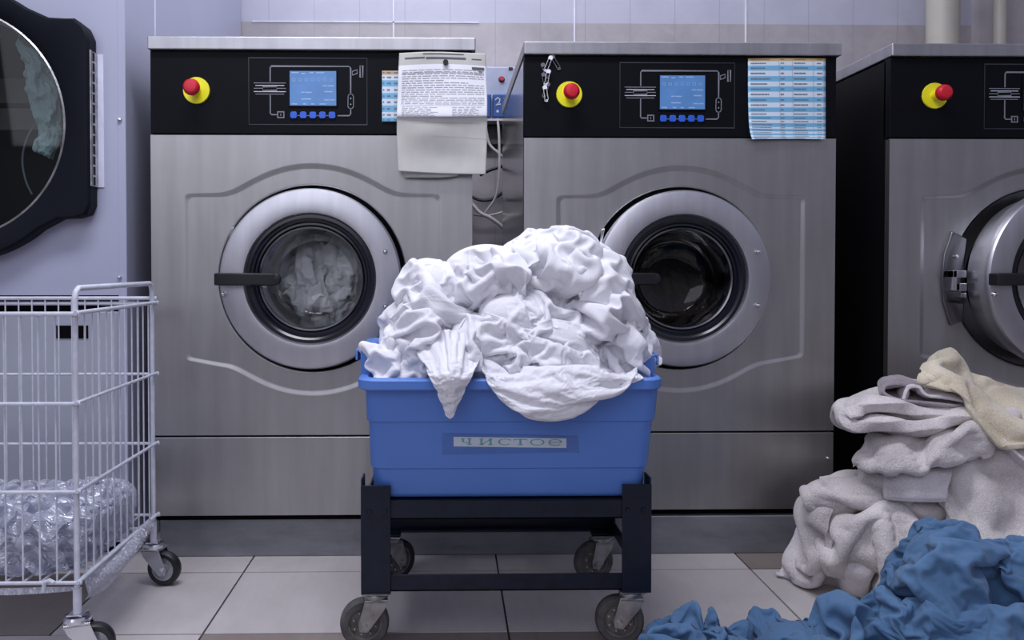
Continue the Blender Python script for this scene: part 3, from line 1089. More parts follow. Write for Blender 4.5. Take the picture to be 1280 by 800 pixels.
# white wash inside left drum, a few dark-brown items in the middle one
for k, (dx, dzz, dy, rr, th) in enumerate(((-.02, .045, .20, (.13, .07, .075), 20), (.065, .01, .19, (.045, .06, .12), -28), (-.02, -.045, .17, (.085, .055, .05), -14), (.05, -.095, .20, (.10, .06, .045), 14))):
    cc = (cx1 + dx, -.03 + dy, DC[1] + dzz)
    b0 = rough(ucap(cc, [(cc, rr, th)], 90, 90, 115, (0, -1, .1)), k, .006, .003)
    q = drape(b0, 1.7, 1.15, seed=40 + k, levels=((.25, 30, 5), (1.0, 10, 4)), attract=.004, amp=.008, grav=.0002, cores=[(cc, tuple(x * .8 for x in rr), th)])
    grid_obj('washed_sheet', q, 'sheet_drum', sub=1,
             label=['white wash high inside the left washing machine drum', 'white wash standing at the right inside the left washing machine drum', 'rolled white bundle low against the left washing machine glass', 'white wash along the bottom of the left washing machine glass'][k],
             cat='laundry', group='laundry inside the left washing machine')
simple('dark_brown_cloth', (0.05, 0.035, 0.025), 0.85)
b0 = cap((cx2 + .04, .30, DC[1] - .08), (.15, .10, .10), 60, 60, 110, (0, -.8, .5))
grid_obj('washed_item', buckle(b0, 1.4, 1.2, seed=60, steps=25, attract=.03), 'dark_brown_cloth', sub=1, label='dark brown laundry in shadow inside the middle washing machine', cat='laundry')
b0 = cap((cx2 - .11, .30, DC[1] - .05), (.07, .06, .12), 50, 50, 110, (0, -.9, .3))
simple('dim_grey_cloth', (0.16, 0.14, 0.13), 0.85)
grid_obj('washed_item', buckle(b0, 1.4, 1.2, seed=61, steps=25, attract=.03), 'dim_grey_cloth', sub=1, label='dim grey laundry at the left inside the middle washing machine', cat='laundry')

#=====DRYER=====
DY = -.02
dxr = P(157, 200, DY).x
root = thing('tumble_dryer', 'lavender enamelled tumble dryer with a round black framed door at the left', 'tumble dryer', (dxr - .45, DY, 0))
x0 = dxr - 1.0
dcx, dcz = P(-67, 153, DY - .04).x, P(-67, 153, DY - .04).z
Zg = P(100, 369, DY).z; Zl = P(100, 390, DY).z
mb = MB()
mb.box(dxr - .02, dxr + .001, DY - .0006, DY + .20, .0, 2.3, 'enamel_lavender')
mb.box(dxr - .024, dxr - .001, DY + .2005, WY - .01, .0, 2.3, 'enamel_lavender')
mb.box(x0, x0 + .02, DY + .002, WY - .01, .08, 2.3, 'enamel_lavender')
mb.box(x0 + .02, dxr - .024, DY + .6, DY + .62, .08, 2.3, 'enamel_lavender')
mb.build('side_panels', root, bevel=.003)
mb = MB(); mb.box(dxr - .006, dxr + .0015, DY + .198, DY + .206, 0, 2.3, 'enamel_seam')
mb.build('seam_trim', root)
mb = MB()
polar_panel(mb, x0, dxr, Zg, 2.3, (dcx, dcz), .27, DY, 'enamel_lavender')
fp = mb.build('front_panel', root)
for py in (150, 347):
    s = P(150, py, DY)
    mb = MB(); mb.lathe([(0, -.006), (.004, -.0055), (.0055, -.003), (.0055, 0)], (s.x, DY, s.z), 'chrome', n=16)
    mb.build('screw', fp)
mb = MB(); mb.box(x0 + .01, dxr - .004, DY + .03, DY + .06, Zl - .01, Zg + .03, 'dark_void')
mb.build('recess', root)
mb = MB(); mb.box(x0, dxr - .0015, DY + .012, DY + .03, .10, Zl, 'enamel_grey')
lp = mb.build('service_panel', root, bevel=.003)
a = P(70, 407, DY + .01); c = P(110, 423, DY + .01)
mb = MB(); mb.box(a.x, c.x, DY + .010, DY + .02, c.z, a.z, 'dark_void'); mb.build('slot', lp)
mb = MB(); mb.box(x0 + .02, dxr - .03, DY + .05, DY + .5, 0, .10, 'side_black'); mb.build('plinth', root)
# drum
mb = MB()
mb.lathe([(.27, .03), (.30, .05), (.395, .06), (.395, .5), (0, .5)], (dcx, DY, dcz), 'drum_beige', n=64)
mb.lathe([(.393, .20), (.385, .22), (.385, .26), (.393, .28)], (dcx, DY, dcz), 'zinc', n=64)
for zz_, hh_ in ((.155, .035), (.075, .03)):  # flat bars paint the beige reflections inside the drum
    mb.box(dcx - .33, dcx + .33, DY + .33, DY + .35, dcz + zz_ - hh_, dcz + zz_ + hh_, 'drum_reflection')
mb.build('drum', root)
# door frame: ring with hinge lug
Yd = DY - .045
lug = [P(118, 30, Yd), P(120, 36, Yd)]
zt, zb2 = P(80, 22, Yd).z, P(80, 272, Yd).z
xr = P(111.5, 150, Yd).x
ro, ri = .335, .278
outer = []
for i in range(0, 121):
    a = 2 * PI * i / 120 - PI
    outer.append((dcx + ro * math.cos(a), dcz + ro * math.sin(a)))
ch = .03
outer = []
a_t = math.asin((zt - dcz) / ro); a_b = math.asin((zb2 - dcz) / ro)
fil = .05
for i in range(97):
    a = a_t + .12 + (2 * PI + a_b - .12 - a_t - .12) * i / 96
    outer.append((dcx + ro * math.cos(a), dcz + ro * math.sin(a)))
outer += [(dcx + ro * math.cos(a_b) + .02, zb2 - .002), (dcx + ro * math.cos(a_b) + .06, zb2), (xr - .035, zb2), (xr - .01, zb2 + .008), (xr, zb2 + .03), (xr, zt - .045), (xr - .012, zt - .018), (xr - .035, zt), (dcx + ro * math.cos(a_t) + .06, zt), (dcx + ro * math.cos(a_t) + .02, zt + .002)]
dense = []
for (ax_, az_), (bx__, bz_) in zip(outer, outer[1:] + outer[:1]):
    kk = max(1, int(math.hypot(bx__ - ax_, bz_ - az_) / .012))
    dense += [(ax_ + (bx__ - ax_) * q / kk, az_ + (bz_ - az_) * q / kk) for q in range(kk)]
outer = dense
inner = []
for (x, z) in outer:
    a = math.atan2(z - dcz, x - dcx)
    inner.append((dcx + ri * math.cos(a), dcz + ri * math.sin(a)))
k = len(outer)
vs, fs = [], []
for (ox, oz), (ix, iz) in zip(outer, inner):
    dd = math.hypot(ox - dcx, oz - dcz); ux, uz = (ox - dcx) / dd, (oz - dcz) / dd
    vs += [(ox, DY - .005, oz), (ox, Yd + .006, oz), (ox - ux * .006, Yd, oz - uz * .006), (ix + ux * .02, Yd, iz + uz * .02), (ix, Yd + .012, iz), (ix, DY - .005, iz)]
for i in range(k):
    j = (i + 1) % k
    for q in range(6):
        fs.append((i * 6 + q, i * 6 + (q + 1) % 6, j * 6 + (q + 1) % 6, j * 6 + q))
mb = MB(); mb.add(vs, fs, 'door_frame_black')
dd = mb.build('door', root, ang=40)
mb = MB(); mb.lathe([(ri + .0015, -.034), (ri - .0025, -.036), (ri - .003, -.02)], (dcx, DY, dcz), 'zinc', n=96); mb.build('glass_rim', dd)
mb = MB(); mb.lathe([(ri, 0), (0, 0)], (dcx, DY - .03, dcz), 'dryer_glass', n=96); mb.build('door_glass', dd)
mb = MB()
hz0, hz1 = P(116, 232, Yd).z, P(116, 62, Yd).z
mb.box(xr + .0002, xr + .0022, Yd + .004, DY - .0005, hz0, hz1, 'zinc')
mb.box(xr + .0002, xr + .016, DY - .002, DY - .0002, hz0, hz1, 'enamel_seam')
mb.tube([(xr + .003, Yd + .003, hz0), (xr + .003, Yd + .003, hz1)], .0028, 'zinc', 10)
for i in range(13):
    z = hz0 + (hz1 - hz0) * (i + .5) / 13
    mb.box(xr + .0022, xr + .0030, Yd + .016, Yd + .026, z - .010, z + .010, 'door_frame_black')
mb.build('hinge', dd)
# teal cloth behind the glass
rows_ = [[(18, 30, .03), (25, 26, .02), (34, 42, .02)], [(30, 75, .03), (45, 70, .0), (58, 78, .02)], [(33, 110, .03), (52, 105, .0), (72, 115, .02)],
         [(40, 140, .03), (58, 135, .0), (76, 148, .02)], [(48, 165, .03), (60, 162, .0), (76, 170, .02)], [(41, 188, .02), (55, 194, -.0), (66, 200, .02)]]
rows_ = [[(a, b_, c + .035) for a, b_, c in r] for r in rows_]
q = drape(net(rows_, 90, 60), 1.15, 1.5, seed=7, levels=((.2, 30, 6), (1.0, 10, 4)), attract=.005, amp=.006, grav=.0001)
grid_obj('curtain_cloth', q, 'curtain_teal', sub=1, label='pale teal cloth pressed against the glass of the tumble dryer door', cat='cloth')
# dark hose arc in the drum
mb = MB(); pts = [P(45, 152, .06), P(33, 175, .06), P(28, 200, .06), P(32, 225, .06), P(40, 243, .06)]
mb.tube([tuple(x) for x in crm([list(p) for p in pts], 20)], .0025, 'print_grey'); mb.build('thin_cord', org=(pts[0].x, .06, pts[-1].z)); tag(bpy.data.objects['thin_cord'], 'thin grey cord curving inside the dark tumble dryer drum', 'cord')

#=====WALL UNIT + CABLES=====
Yw = WY - .10
root = thing('dosing_unit', 'grey wall unit with a red knob and blue containers between the two left washing machines', 'wall unit', (P(625, 150, Yw).x, Yw, P(625, 150, Yw).z))
def bx(mb, pxa, pya, pxb, pyb, Y0, Y1, mat):
    a = P(pxa, pya, Y0); c = P(pxb, pyb, Y0)
    mb.box(a.x, c.x, Y0, Y1, c.z, a.z, mat)
mb = MB(); bx(mb, 588, 83, 645, 150, Yw, WY, 'pump_grey'); u = mb.build('housing', root, bevel=.006)
mb = MB(); a = P(627, 99.5, Yw); mb.lathe([(0, -.02), (.007, -.02), (.008, -.015), (.008, 0)], (a.x, Yw, a.z), 'estop_red', n=18); mb.lathe([(.0081, -.002), (.012, -.002), (.012, 0)], (a.x, Yw, a.z), 'cable_black', n=18); mb.build('knob', u)
mb = MB(); bx(mb, 636, 84, 641, 87, Yw - .006, Yw, 'cable_black'); mb.build('clip', u)
for (xa, xb) in ((590, 614), (616, 640), (642, 664)):
    mb = MB(); bx(mb, xa, 117, xb, 147, Yw - .03, Yw, 'pump_blue'); t = mb.build('container', root, bevel=.006)
    mb = MB()
    if xa == 616:
        w_ = .0018
        pr = [(.0008, -w_), (.0008, w_), (-.0008, w_), (-.0008, -w_)]
        pp = [(619, 125), (622, 122), (625, 124), (624, 128), (620, 131), (626, 130)]
        mb.sweep([tuple(P(a, c, Yw - .0305)) for a, c in pp], pr, 'print_white', up=(0, -1, 0))
        mb.sweep([tuple(P(a, c, Yw - .0305)) for a, c in [(629, 123), (634, 123), (633, 128), (629, 131)]], pr, 'print_grey', up=(0, -1, 0))
        c_ = P(622, 139, Yw - .0305); mb.disc((c_.x, c_.y, c_.z), .005, 'print_white', 12)
    else:
        c_ = P((xa + xb) / 2, 130, Yw - .0305); mb.disc((c_.x, c_.y, c_.z), .004, 'print_grey', 12)
    mb.build('marking', t, smooth=False)
mb = MB(); bx(mb, 588, 148, 664, 151, Yw - .035, WY, 'cable_white'); bx(mb, 588, 151, 664, 180, Yw + .04, WY, 'rubber_grey'); mb.build('shelf', root)

def cable(name, pts, r, mat, label):
    w = [list(P(*q)) for q in pts]
    s = crm(w, 8 * len(w))
    mb = MB(); mb.tube([tuple(q) for q in s], r, mat, 8)
    o = mb.build(name, org=tuple(s[0])); tag(o, label, 'cable')
cable('cable', [(622, 148, .97), (624, 175, .96), (624, 215, .95), (620, 245, .95), (608, 264, .96), (602, 270, .98)], .0045, 'cable_white', 'white cable dropping from the wall unit between the two left washing machines')
cable('cable', [(607, 158, .99), (612, 180, .98), (624, 192, .97), (640, 206, .97)], .005, 'cable_white', 'short white cable sloping right below the wall unit')
cable('cable', [(600, 219, .99), (612, 213, .98), (628, 208, .98), (645, 203, .98)], .006, 'cable_black', 'straight black cable rising to the right behind the hanging paper')
cable('cable', [(588, 245, .99), (600, 250, .98), (615, 249, .98), (630, 240, .98), (648, 230, .98)], .006, 'cable_black', 'sagging black cable on the wall between the two left washing machines')
cable('cable', [(590, 255, .97), (600, 266, .96), (612, 272, .95), (626, 282, .95), (640, 296, .95)], .007, 'cable_white', 'thick white hose low on the wall between the two left washing machines')
cable('cable', [(592, 268, .99), (606, 270, .98), (618, 268, .98), (640, 262, .98)], .004, 'cable_white', 'thin white cable crossing the wall just above the laundry pile')
cable('cable', [(1071, 141, .30), (1068, 139, .30), (1064, 144, .30), (1058, 165, .30), (1050, 190, .30), (1046, 215, .30)], .0028, 'rubber_grey', 'thin dark cable hooked in the black gap left of the right washing machine')

#=====PAPERS=====
def sheet_obj(name, Pm, facemat, mats, parent=None, **k):
    return grid_obj(name, Pm, None, parent, thick=.0004, sub=0, mats=mats, facemat=facemat, **k)


def on_sheet(Pm, items, mat, off=.0007):
    """thin printed marks lying on a sheet; items (u0,u1,v0,v1), v down the page"""
    n, m = Pm.shape[:2]
    mb = MB()
    def at(v, u):
        a = v * (n - 1); c = u * (m - 1)
        i = min(int(a), n - 2); j = min(int(c), m - 2); fa = a - i; fc = c - j
        q = (Pm[i, j] * (1 - fa) + Pm[i + 1, j] * fa) * (1 - fc) + (Pm[i, j + 1] * (1 - fa) + Pm[i + 1, j + 1] * fa) * fc
        return (q[0], q[1] - off, q[2])
    for (u0, u1, v0, v1) in items:
        k = max(1, int((u1 - u0) * 14))
        for s in range(k):
            a = u0 + (u1 - u0) * s / k; c = u0 + (u1 - u0) * (s + 1) / k
            mb.add([at(v0, a), at(v0, c), at(v1, c), at(v1, a)], [(0, 1, 2, 3)], mat)
    return mb


YP = -.052
back = net([[(502, 69, YP + .005), (550, 68, YP + .005), (603, 69, YP + .005)], [(500, 150, YP + .006), (550, 150, YP + .003), (603, 150, YP + .005)], [(505, 222, YP + .008), (550, 222, YP + .004), (572, 220, YP + .008)]], 24, 16)
sheet_obj('paper_sheet', back, lambda a, c: 0, ['paper_back_and_shade'], label='plain paper sheet peeking out below the printed form on the left washing machine', cat='paper')
rowsP = [[(499, 66, YP), (553, 65, YP - .001), (607, 67, YP)], [(498, 90, YP - .001), (553, 88, YP - .004), (608, 90, YP - .002)], [(497, 120, YP - .004), (553, 120, YP - .012), (609, 120, YP - .006)],
         [(496, 142, YP - .012), (553, 144, YP - .022), (609, 143, YP - .012)], [(496, 150, YP - .008), (553, 148, YP - .014), (609, 148, YP - .008)], [(496, 170, YP - .004), (540, 168, YP - .012), (609, 172, YP - .003)],
         [(497, 195, YP - .006), (550, 195, YP + .0), (608, 196, YP - .005)], [(498, 214, YP - .008), (553, 217, YP - .003), (607, 218, YP - .008)]]
fr = net(rowsP, 60, 30)
rngp = np.random.default_rng(3)
fr[..., 1] += vnoise(60, 30, 5, 3, rngp) * .0012
pf = sheet_obj('printed_form', fr, lambda a, c: 0 if .09 < a < .49 else 1, ['paper_white', 'paper_back_and_shade'],  # darker paper colour paints the shading of the folded lower half
               label='white printed form folded over and hanging under a magnet on the left washing machine', cat='paper')
it = []
rg = random.Random(11)
it += [(.30, .72, .018, .030), (.10, .32, .05, .062), (.33, .74, .052, .068), (.80, .92, .058, .066)]
its = list(it)
lt = [(.80, .96, .115, .133), (.88, .93, .14, .146)]
its += lt
it2 = []
v = .135
while v < .345:
    u = .07
    e = .95 if rg.random() > .35 else rg.uniform(.5, .9)
    while u < e:
        w_ = rg.uniform(.03, .10); it2.append((u, min(u + w_, e), v, v + .0045)); u += w_ + .012
    v += .0125
for k in range(9):
    v = .36 + k * .0125
    u = .08
    while u < .42 - .03 * (k % 3): w_ = rg.uniform(.03, .08); it2.append((u, u + w_, v, v + .004)); u += w_ + .015
    u = .60
    while u < .85 - .04 * (k % 2): w_ = rg.uniform(.03, .07); it2.append((u, u + w_, v, v + .004)); u += w_ + .015
on_sheet(fr, its, 'ink').build('bold_print', pf, smooth=False)
on_sheet(fr, it2, 'ink_light').build('body_print', pf, smooth=False)
for q in [(.06, .955, .155, .157), (.06, .955, .347, .349), (.22, .9, .62, .6215), (.5, .98, .725, .7265)]:
    on_sheet(fr, [q], 'ink_light').build('ruled_line', pf, smooth=False)
a = P(557, 78, YP - .006)
mb = MB(); mb.lathe([(0, -.006), (.0055, -.006), (.0065, -.004), (.0065, 0)], tuple(a), 'black_plastic', n=20)
tag(mb.build('magnet', org=tuple(a)), 'small round black magnet holding the printed form', 'magnet')


def table_sheet(name, pts, nrow, label, seed, header, part_dash=True, ncol=((.05, .32), (.42, .47), (.58, .75), (.85, .93))):
    Pm = net(pts, nrow * 4 + 1, 14)
    def fm(a, c):
        r = int(a * nrow)
        if r < header: return 2
        return r % 2
    o = sheet_obj(name, Pm, fm, ['row_blue', 'row_white', 'row_tan'], label=label, cat='paper')
    rg = random.Random(seed)
    for (u0, u1) in ncol:
        it = []
        for r in range(nrow):
            v0 = (r + .38) / nrow; v1 = (r + .62) / nrow
            e = u1 - rg.uniform(0, .3) * (u1 - u0)
            u = u0
            while u < e:
                w_ = rg.uniform(.02, .05); it.append((u, min(u + w_, e), v0, v1)); u += w_ + .004
        on_sheet(Pm, it, 'ink_mid').build('text_column', o, smooth=False)
    for c in (.40, .56, .80):
        on_sheet(Pm, [(c - .002, c + .002, .03, .99)], 'ink_light', .0006).build('column_line', o, smooth=False)
    return o


table_sheet('price_list', [[(935, 73, -.004), (984, 72.5, -.006), (1032, 73, -.004)], [(935, 105, -.004), (984, 105, -.006), (1032, 105, -.004)], [(935.5, 140, -.004), (984, 140, -.008), (1032, 140, -.004)],
                           [(937, 162, -.010), (985, 163, -.008), (1032, 163, -.006)], [(940, 174, -.018), (986, 173.5, -.012), (1032, 174, -.014)]], 22,
            'blue and white striped table sheet on the control panel of the middle washing machine', 4, 1)
table_sheet('striped_list', [[(477.5, 88.5, -.033), (490, 88.5, -.034), (520, 88.5, -.034)], [(477.5, 120, -.033), (490, 120, -.034), (520, 120, -.034)], [(477.5, 152, -.033), (490, 152, -.034), (520, 152, -.034)]], 9,
            'small striped list with orange header, half hidden behind the printed form', 9, 1, ncol=((.08, .2), (.32, .48), (.55, .9)))

# safety pins
PINS = [((690, 70), (700, 86)), ((689, 71), (681, 90)), ((678, 80), (685, 98)), ((686, 88), (682, 107)), ((679, 92), (683, 112)), ((681, 108), (684, 130)), ((685, 104), (678, 127))]
def pin_mesh(L, a, k):
    mb = MB()
    w_ = .0042
    pts = [(-w_, 0, -.004)] + [(-w_, 0, -.3 * L), (-w_ * .9, 0, -.7 * L)] + [(-w_ * .6 + w_ * .7 * math.sin(R(q)) - .0, 0, -L + .003 - .003 * math.cos(R(q - 0))) for q in (-60, 0)] + [(w_ * .3, 0, -L), (w_, 0, -.85 * L), (w_ * .9, 0, -.4 * L), (w_ * .8, 0, -.005)]
    mb.tube(pts, .0008, 'pin_steel', 6)
    mb.lathe([(.0032, -.0012), (.0032, .0012), (.0014, .0012), (.0014, -.0012)], (0, 0, -L + .0015), 'pin_steel', n=14, closed_prof=True)
    poly = [(-w_ - .001, -.007), (w_ + .001, -.007), (w_ + .0015, -.002), (w_, .0015), (0, .0028), (-w_, .0015), (-w_ - .0015, -.002)]
    mb.prism(poly, -.0016, .0016, 'pin_steel')
    return mb
labs = ['topmost safety pin, slanting to the right from the top of the chain', 'safety pin slanting left just under the top of the chain', 'second safety pin down, on the left of the chain', 'middle safety pin on the right of the chain', 'middle safety pin on the left of the chain', 'lowest safety pin on the right of the chain', 'lowest safety pin on the left of the chain']
base = None
for k, ((ax, ay), (bx_, by_)) in enumerate(PINS):
    Yk = -.006 - .0035 * (k % 2)
    a = P(ax, ay, Yk); c = P(bx_, by_, Yk)
    if base is None:
        base = pin_mesh((c - a).length, 0, 0).build('safety_pin', org=(0, 0, 0)); o = base
    else:
        o = base.copy(); COL.objects.link(o)
    d = (c - a)
    o.location = a
    o.rotation_euler = (0, math.atan2(-d.x, -d.z), R(12 * (-1) ** k))
    tag(o, 'steel ' + labs[k], 'safety pin', 'safety pins chained on the middle washing machine')

#=====TROLLEY=====
TX0, TX1, TYF, TYR = P(451, 680, -.5).x, P(814.5, 680, -.5).x, -.50, -.13
ZT, ZB_ = P(470, 607, TYF).z, P(470, 741, TYF).z
root = thing('trolley', 'low dark blue steel trolley on four casters carrying the blue bin', 'trolley', ((TX0 + TX1) / 2, (TYF + TYR) / 2, 0))
pw_ = .056; tk = .004
for (xa, sx) in ((TX0, 1), (TX1, -1)):
    for (ya, sy) in ((TYF, 1), (TYR, -1)):
        mb = MB()
        x1_ = xa + sx * pw_
        mb.box(min(xa, x1_), max(xa, x1_), min(ya, ya + sy * tk), max(ya, ya + sy * tk), ZB_, ZT, 'trolley_paint')
        xo = xa + sx * tk
        mb.box(min(xa, xo), max(xa, xo), min(ya + sy * tk, ya + sy * .045), max(ya + sy * tk, ya + sy * .045), ZB_, ZT + .012, 'trolley_paint')
        mb.box(min(xa, x1_), max(xa, x1_), min(ya, ya + sy * .05), max(ya, ya + sy * .05), ZB_ - .004, ZB_, 'trolley_paint')
        p = mb.build('post', root, bevel=.0012)
        for bxx in (.016, .045):
            mb = MB(); mb.lathe([(0, -.003 * sy), (.0042, -.0028 * sy), (.0052, 0)], (xa + sx * bxx, ya, P(470, 639, TYF).z), 'trolley_paint', n=8); mb.build('bolt', p, smooth=False)
zu1, zu0 = P(600, 627, TYF).z, P(600, 650, TYF).z
zl1, zl0 = P(600, 719, TYF).z, P(600, 740, TYF).z
for (ya, sy) in ((TYF + .0045, 1), (TYR - .0045, -1)):
    mb = MB()
    a, c = TX0 + .0045, TX1 - .0045
    mb.box(a, c, min(ya, ya + sy * tk), max(ya, ya + sy * tk), zu0, zu1, 'trolley_paint')
    mb.box(a, c, min(ya, ya + sy * .04), max(ya, ya + sy * .04), zu0, zu0 + .004, 'trolley_paint')
    mb.box(a + .01, c - .01, min(ya + sy * .004, ya + sy * .03), max(ya + sy * .004, ya + sy * .03), zu1 - .003, zu1 + .001, 'trolley_paint')
    mb.build('upper_rail', root, bevel=.001)
    mb = MB(); mb.box(a, c, min(ya, ya + sy * tk), max(ya, ya + sy * tk), zl0, zl1, 'trolley_paint')
    mb.box(a + .05, c - .05, min(ya, ya + sy * .03), max(ya, ya + sy * .03), zl0, zl0 + .004, 'trolley_paint')
    mb.build('lower_rail', root, bevel=.001)
for xa, sx in ((TX0 + .0045, 1), (TX1 - .0045, -1)):
    for nm, za, zb_ in (('upper_side_rail', zu0, zu1), ('lower_side_rail', zl0, zl1)):
        mb = MB(); mb.box(min(xa, xa + sx * tk), max(xa, xa + sx * tk), TYF + .01, TYR - .01, za, zb_, 'trolley_paint')
        if nm[0] == 'u': mb.box(min(xa, xa + sx * .035), max(xa, xa + sx * .035), TYF + .05, TYR - .05, za + .02, za + .024, 'trolley_paint')
        mb.build(nm, root, bevel=.001)


def caster(root, X, Y, ztop, r, off, ang, tyre, core, metal, wdt=.026, plate=.05):
    """swivel caster: pivot X,Y; wheel centre trails by off along heading ang (deg, 180 = to the left)"""
    ca, sa = math.cos(R(ang)), math.sin(R(ang))
    def T(l, s, z): return (X + l * ca - s * sa, Y + l * sa + s * ca, z)
    mb = MB()
    ztop -= .0002
    mb.box(X - plate / 2, X + plate / 2, Y - plate / 2, Y + plate / 2, ztop - .004, ztop, metal)
    mb.lathe([(.021, ztop - .004), (.024, ztop - .008), (.024, ztop - .014), (.019, ztop - .018), (0, ztop - .018)], (X, Y, 0), metal, 'Z', 24)
    hub_z = r
    hw = wdt / 2 + .006
    for s in (-1, 1):
        pl = [(-.022, ztop - .016), (.022, ztop - .016), (off + .012, hub_z + .004), (off + .010, hub_z - .010), (off - .006, hub_z - .012), (-.022 + .006, hub_z + .03)]
        vs = [T(l, s * hw, z) for l, z in pl] + [T(l, s * (hw + .0028), z) for l, z in pl]
        n = len(pl)
        mb.add(vs, [tuple(range(n)), tuple(range(2 * n - 1, n - 1, -1))] + [(i, (i + 1) % n, (i + 1) % n + n, i + n) for i in range(n)], metal)
    vs = [T(l, s, z) for l in (-.022, .022) for s in (-hw - .0028, hw + .0028) for z in (ztop - .020, ztop - .014)]
    mb.add(vs, [(0, 1, 3, 2), (4, 6, 7, 5), (0, 4, 5, 1), (2, 3, 7, 6), (0, 2, 6, 4), (1, 5, 7, 3)], metal)
    c = mb.build('caster', root, bevel=.001)
    def wheel(prof, mat, nm, par):
        m_ = MB(); vs, fs = [], []
        n = 40; k = len(prof)
        for i in range(n):
            a = 2 * PI * i / n
            for (rr, h) in prof:
                vs.append(T(off + rr * math.cos(a), h, hub_z + rr * math.sin(a)))
        for i in range(n):
            for j in range(k):
                fs.append((i * k + j, i * k + (j + 1) % k, ((i + 1) % n) * k + (j + 1) % k, ((i + 1) % n) * k + j))
        m_.add(vs, fs, mat)
        return m_.build(nm, par)
    h = wdt / 2
    wh = wheel([(r * .68, -h), (r * .9, -h), (r * .985, -h * .6), (r, 0), (r * .985, h * .6), (r * .9, h), (r * .68, h)], tyre, 'wheel', c)
    wheel([(r * .12, -h * .75), (r * .3, -h * .8), (r * .33, -h * .45), (r * .58, -h * .45), (r * .62, -h * .8), (r * .685, -h * .85), (r * .685, h * .85), (r * .62, h * .8), (r * .58, h * .45), (r * .33, h * .45), (r * .3, h * .8), (r * .12, h * .75)], core, 'wheel_core', c)
    m_ = MB()
    for q in range(8):
        a = 2 * PI * q / 8 + .3
        for s in (-1, 1):
            m_.tube([T(off + r * .46 * math.cos(a), s * h * .40, hub_z + r * .46 * math.sin(a)), T(off + r * .46 * math.cos(a), s * h * .62, hub_z + r * .46 * math.sin(a))], .0016, 'cable_white', 6)
    m_.build('rivets', wh, smooth=False)
    m_ = MB()
    for s in (-1, 1):
        p0 = T(off, s * (hw + .003), hub_z); p1 = T(off, s * (hw + .009), hub_z)
        m_.tube([p0, p1], .006, metal, 6)
    m_.tube([T(off, -hw, hub_z), T(off, hw, hub_z)], .004, metal, 8)
    m_.build('axle', c, smooth=False)
    return c


zc = ZB_ - .004
caster(root, TX0 + .026, TYF + .03, zc, .047, .022, 186, 'rubber_grey', 'wheel_core', 'zinc')
caster(root, TX1 - .032, TYF + .03, zc, .047, .022, 172, 'rubber_grey', 'wheel_core', 'zinc')
caster(root, TX0 + .03, TYR - .03, zc, .047, .02, 40, 'rubber_black', 'wheel_core', 'zinc')
caster(root, TX1 - .03, TYR - .03, zc, .047, .02, 195, 'rubber_grey', 'wheel_core', 'zinc')

#=====BIN=====
def rrect(x0, x1, y0, y1, r, z, n=6):
    out = []
    for (cx, cy, a0) in ((x1 - r, y1 - r, 0), (x0 + r, y1 - r, 90), (x0 + r, y0 + r, 180), (x1 - r, y0 + r, 270)):
        for i in range(n + 1):
            a = R(a0 + 90 * i / n)
            out.append((cx + r * math.cos(a), cy + r * math.sin(a), z))
    return out


ZBB = zu1 + .002
B0 = (P(466, 612, -.485).x, P(806, 612, -.485).x, -.487, -.15)
ZR = P(640, 474, -.545).z
B1 = (P(459, 492, -.52).x, P(823, 492, -.52).x, -.522, -.115)
RM = (P(445, 478, -.545).x, P(832, 478, -.545).x, -.547, -.095)
def lerp4(a, c, t): return [a[i] + (c[i] - a[i]) * t for i in range(4)]
def ring_at(z, grow=0.0, r=.03):
    t = (z - ZBB) / (ZR - ZBB)
    q = lerp4(B0, B1, t)
    return rrect(q[0] - grow, q[1] + grow, q[2] - grow, q[3] + grow, r, z)
z1, z2 = P(640, 585, -.5).z, P(640, 526, -.51).z
rings = [ring_at(ZBB, -.012, .03), ring_at(ZBB + .004, -.003), ring_at(ZBB + .012), ring_at(z1 - .002, 0), ring_at(z1, .0035), ring_at(z1 + .004, .0035), ring_at(z2 - .002, .003), ring_at(z2, .0065), ring_at(z2 + .004, .0065), ring_at(ZR - .020, .006),
         rrect(RM[0] + .003, RM[1] - .003, RM[2] + .003, RM[3] - .003, .035, ZR - .021), rrect(*RM, .037, ZR - .018), rrect(*RM, .037, ZR - .003), rrect(RM[0] + .003, RM[1] - .003, RM[2] + .003, RM[3] - .003, .035, ZR),
         ring_at(ZR, .002), ring_at(ZR - .006, -.002), ring_at(z2, -.002), ring_at(ZBB + .01, -.006), ring_at(ZBB + .005, -.018)]
root = thing('plastic_bin', 'blue plastic bin with a taped word label, standing on the dark trolley', 'bin', ((B0[0] + B0[1]) / 2, -.32, ZBB))
k = len(rings[0])
vs = [p for r_ in rings for p in r_]
fs = [(i * k + j, i * k + (j + 1) % k, (i + 1) * k + (j + 1) % k, (i + 1) * k + j) for i in range(len(rings) - 1) for j in range(k)]
fs += [tuple(range(k - 1, -1, -1)), tuple(range((len(rings) - 1) * k, len(rings) * k))]
mb = MB(); mb.add(vs, fs, 'bin_blue'); body = mb.build('bin_body', root, ang=45)
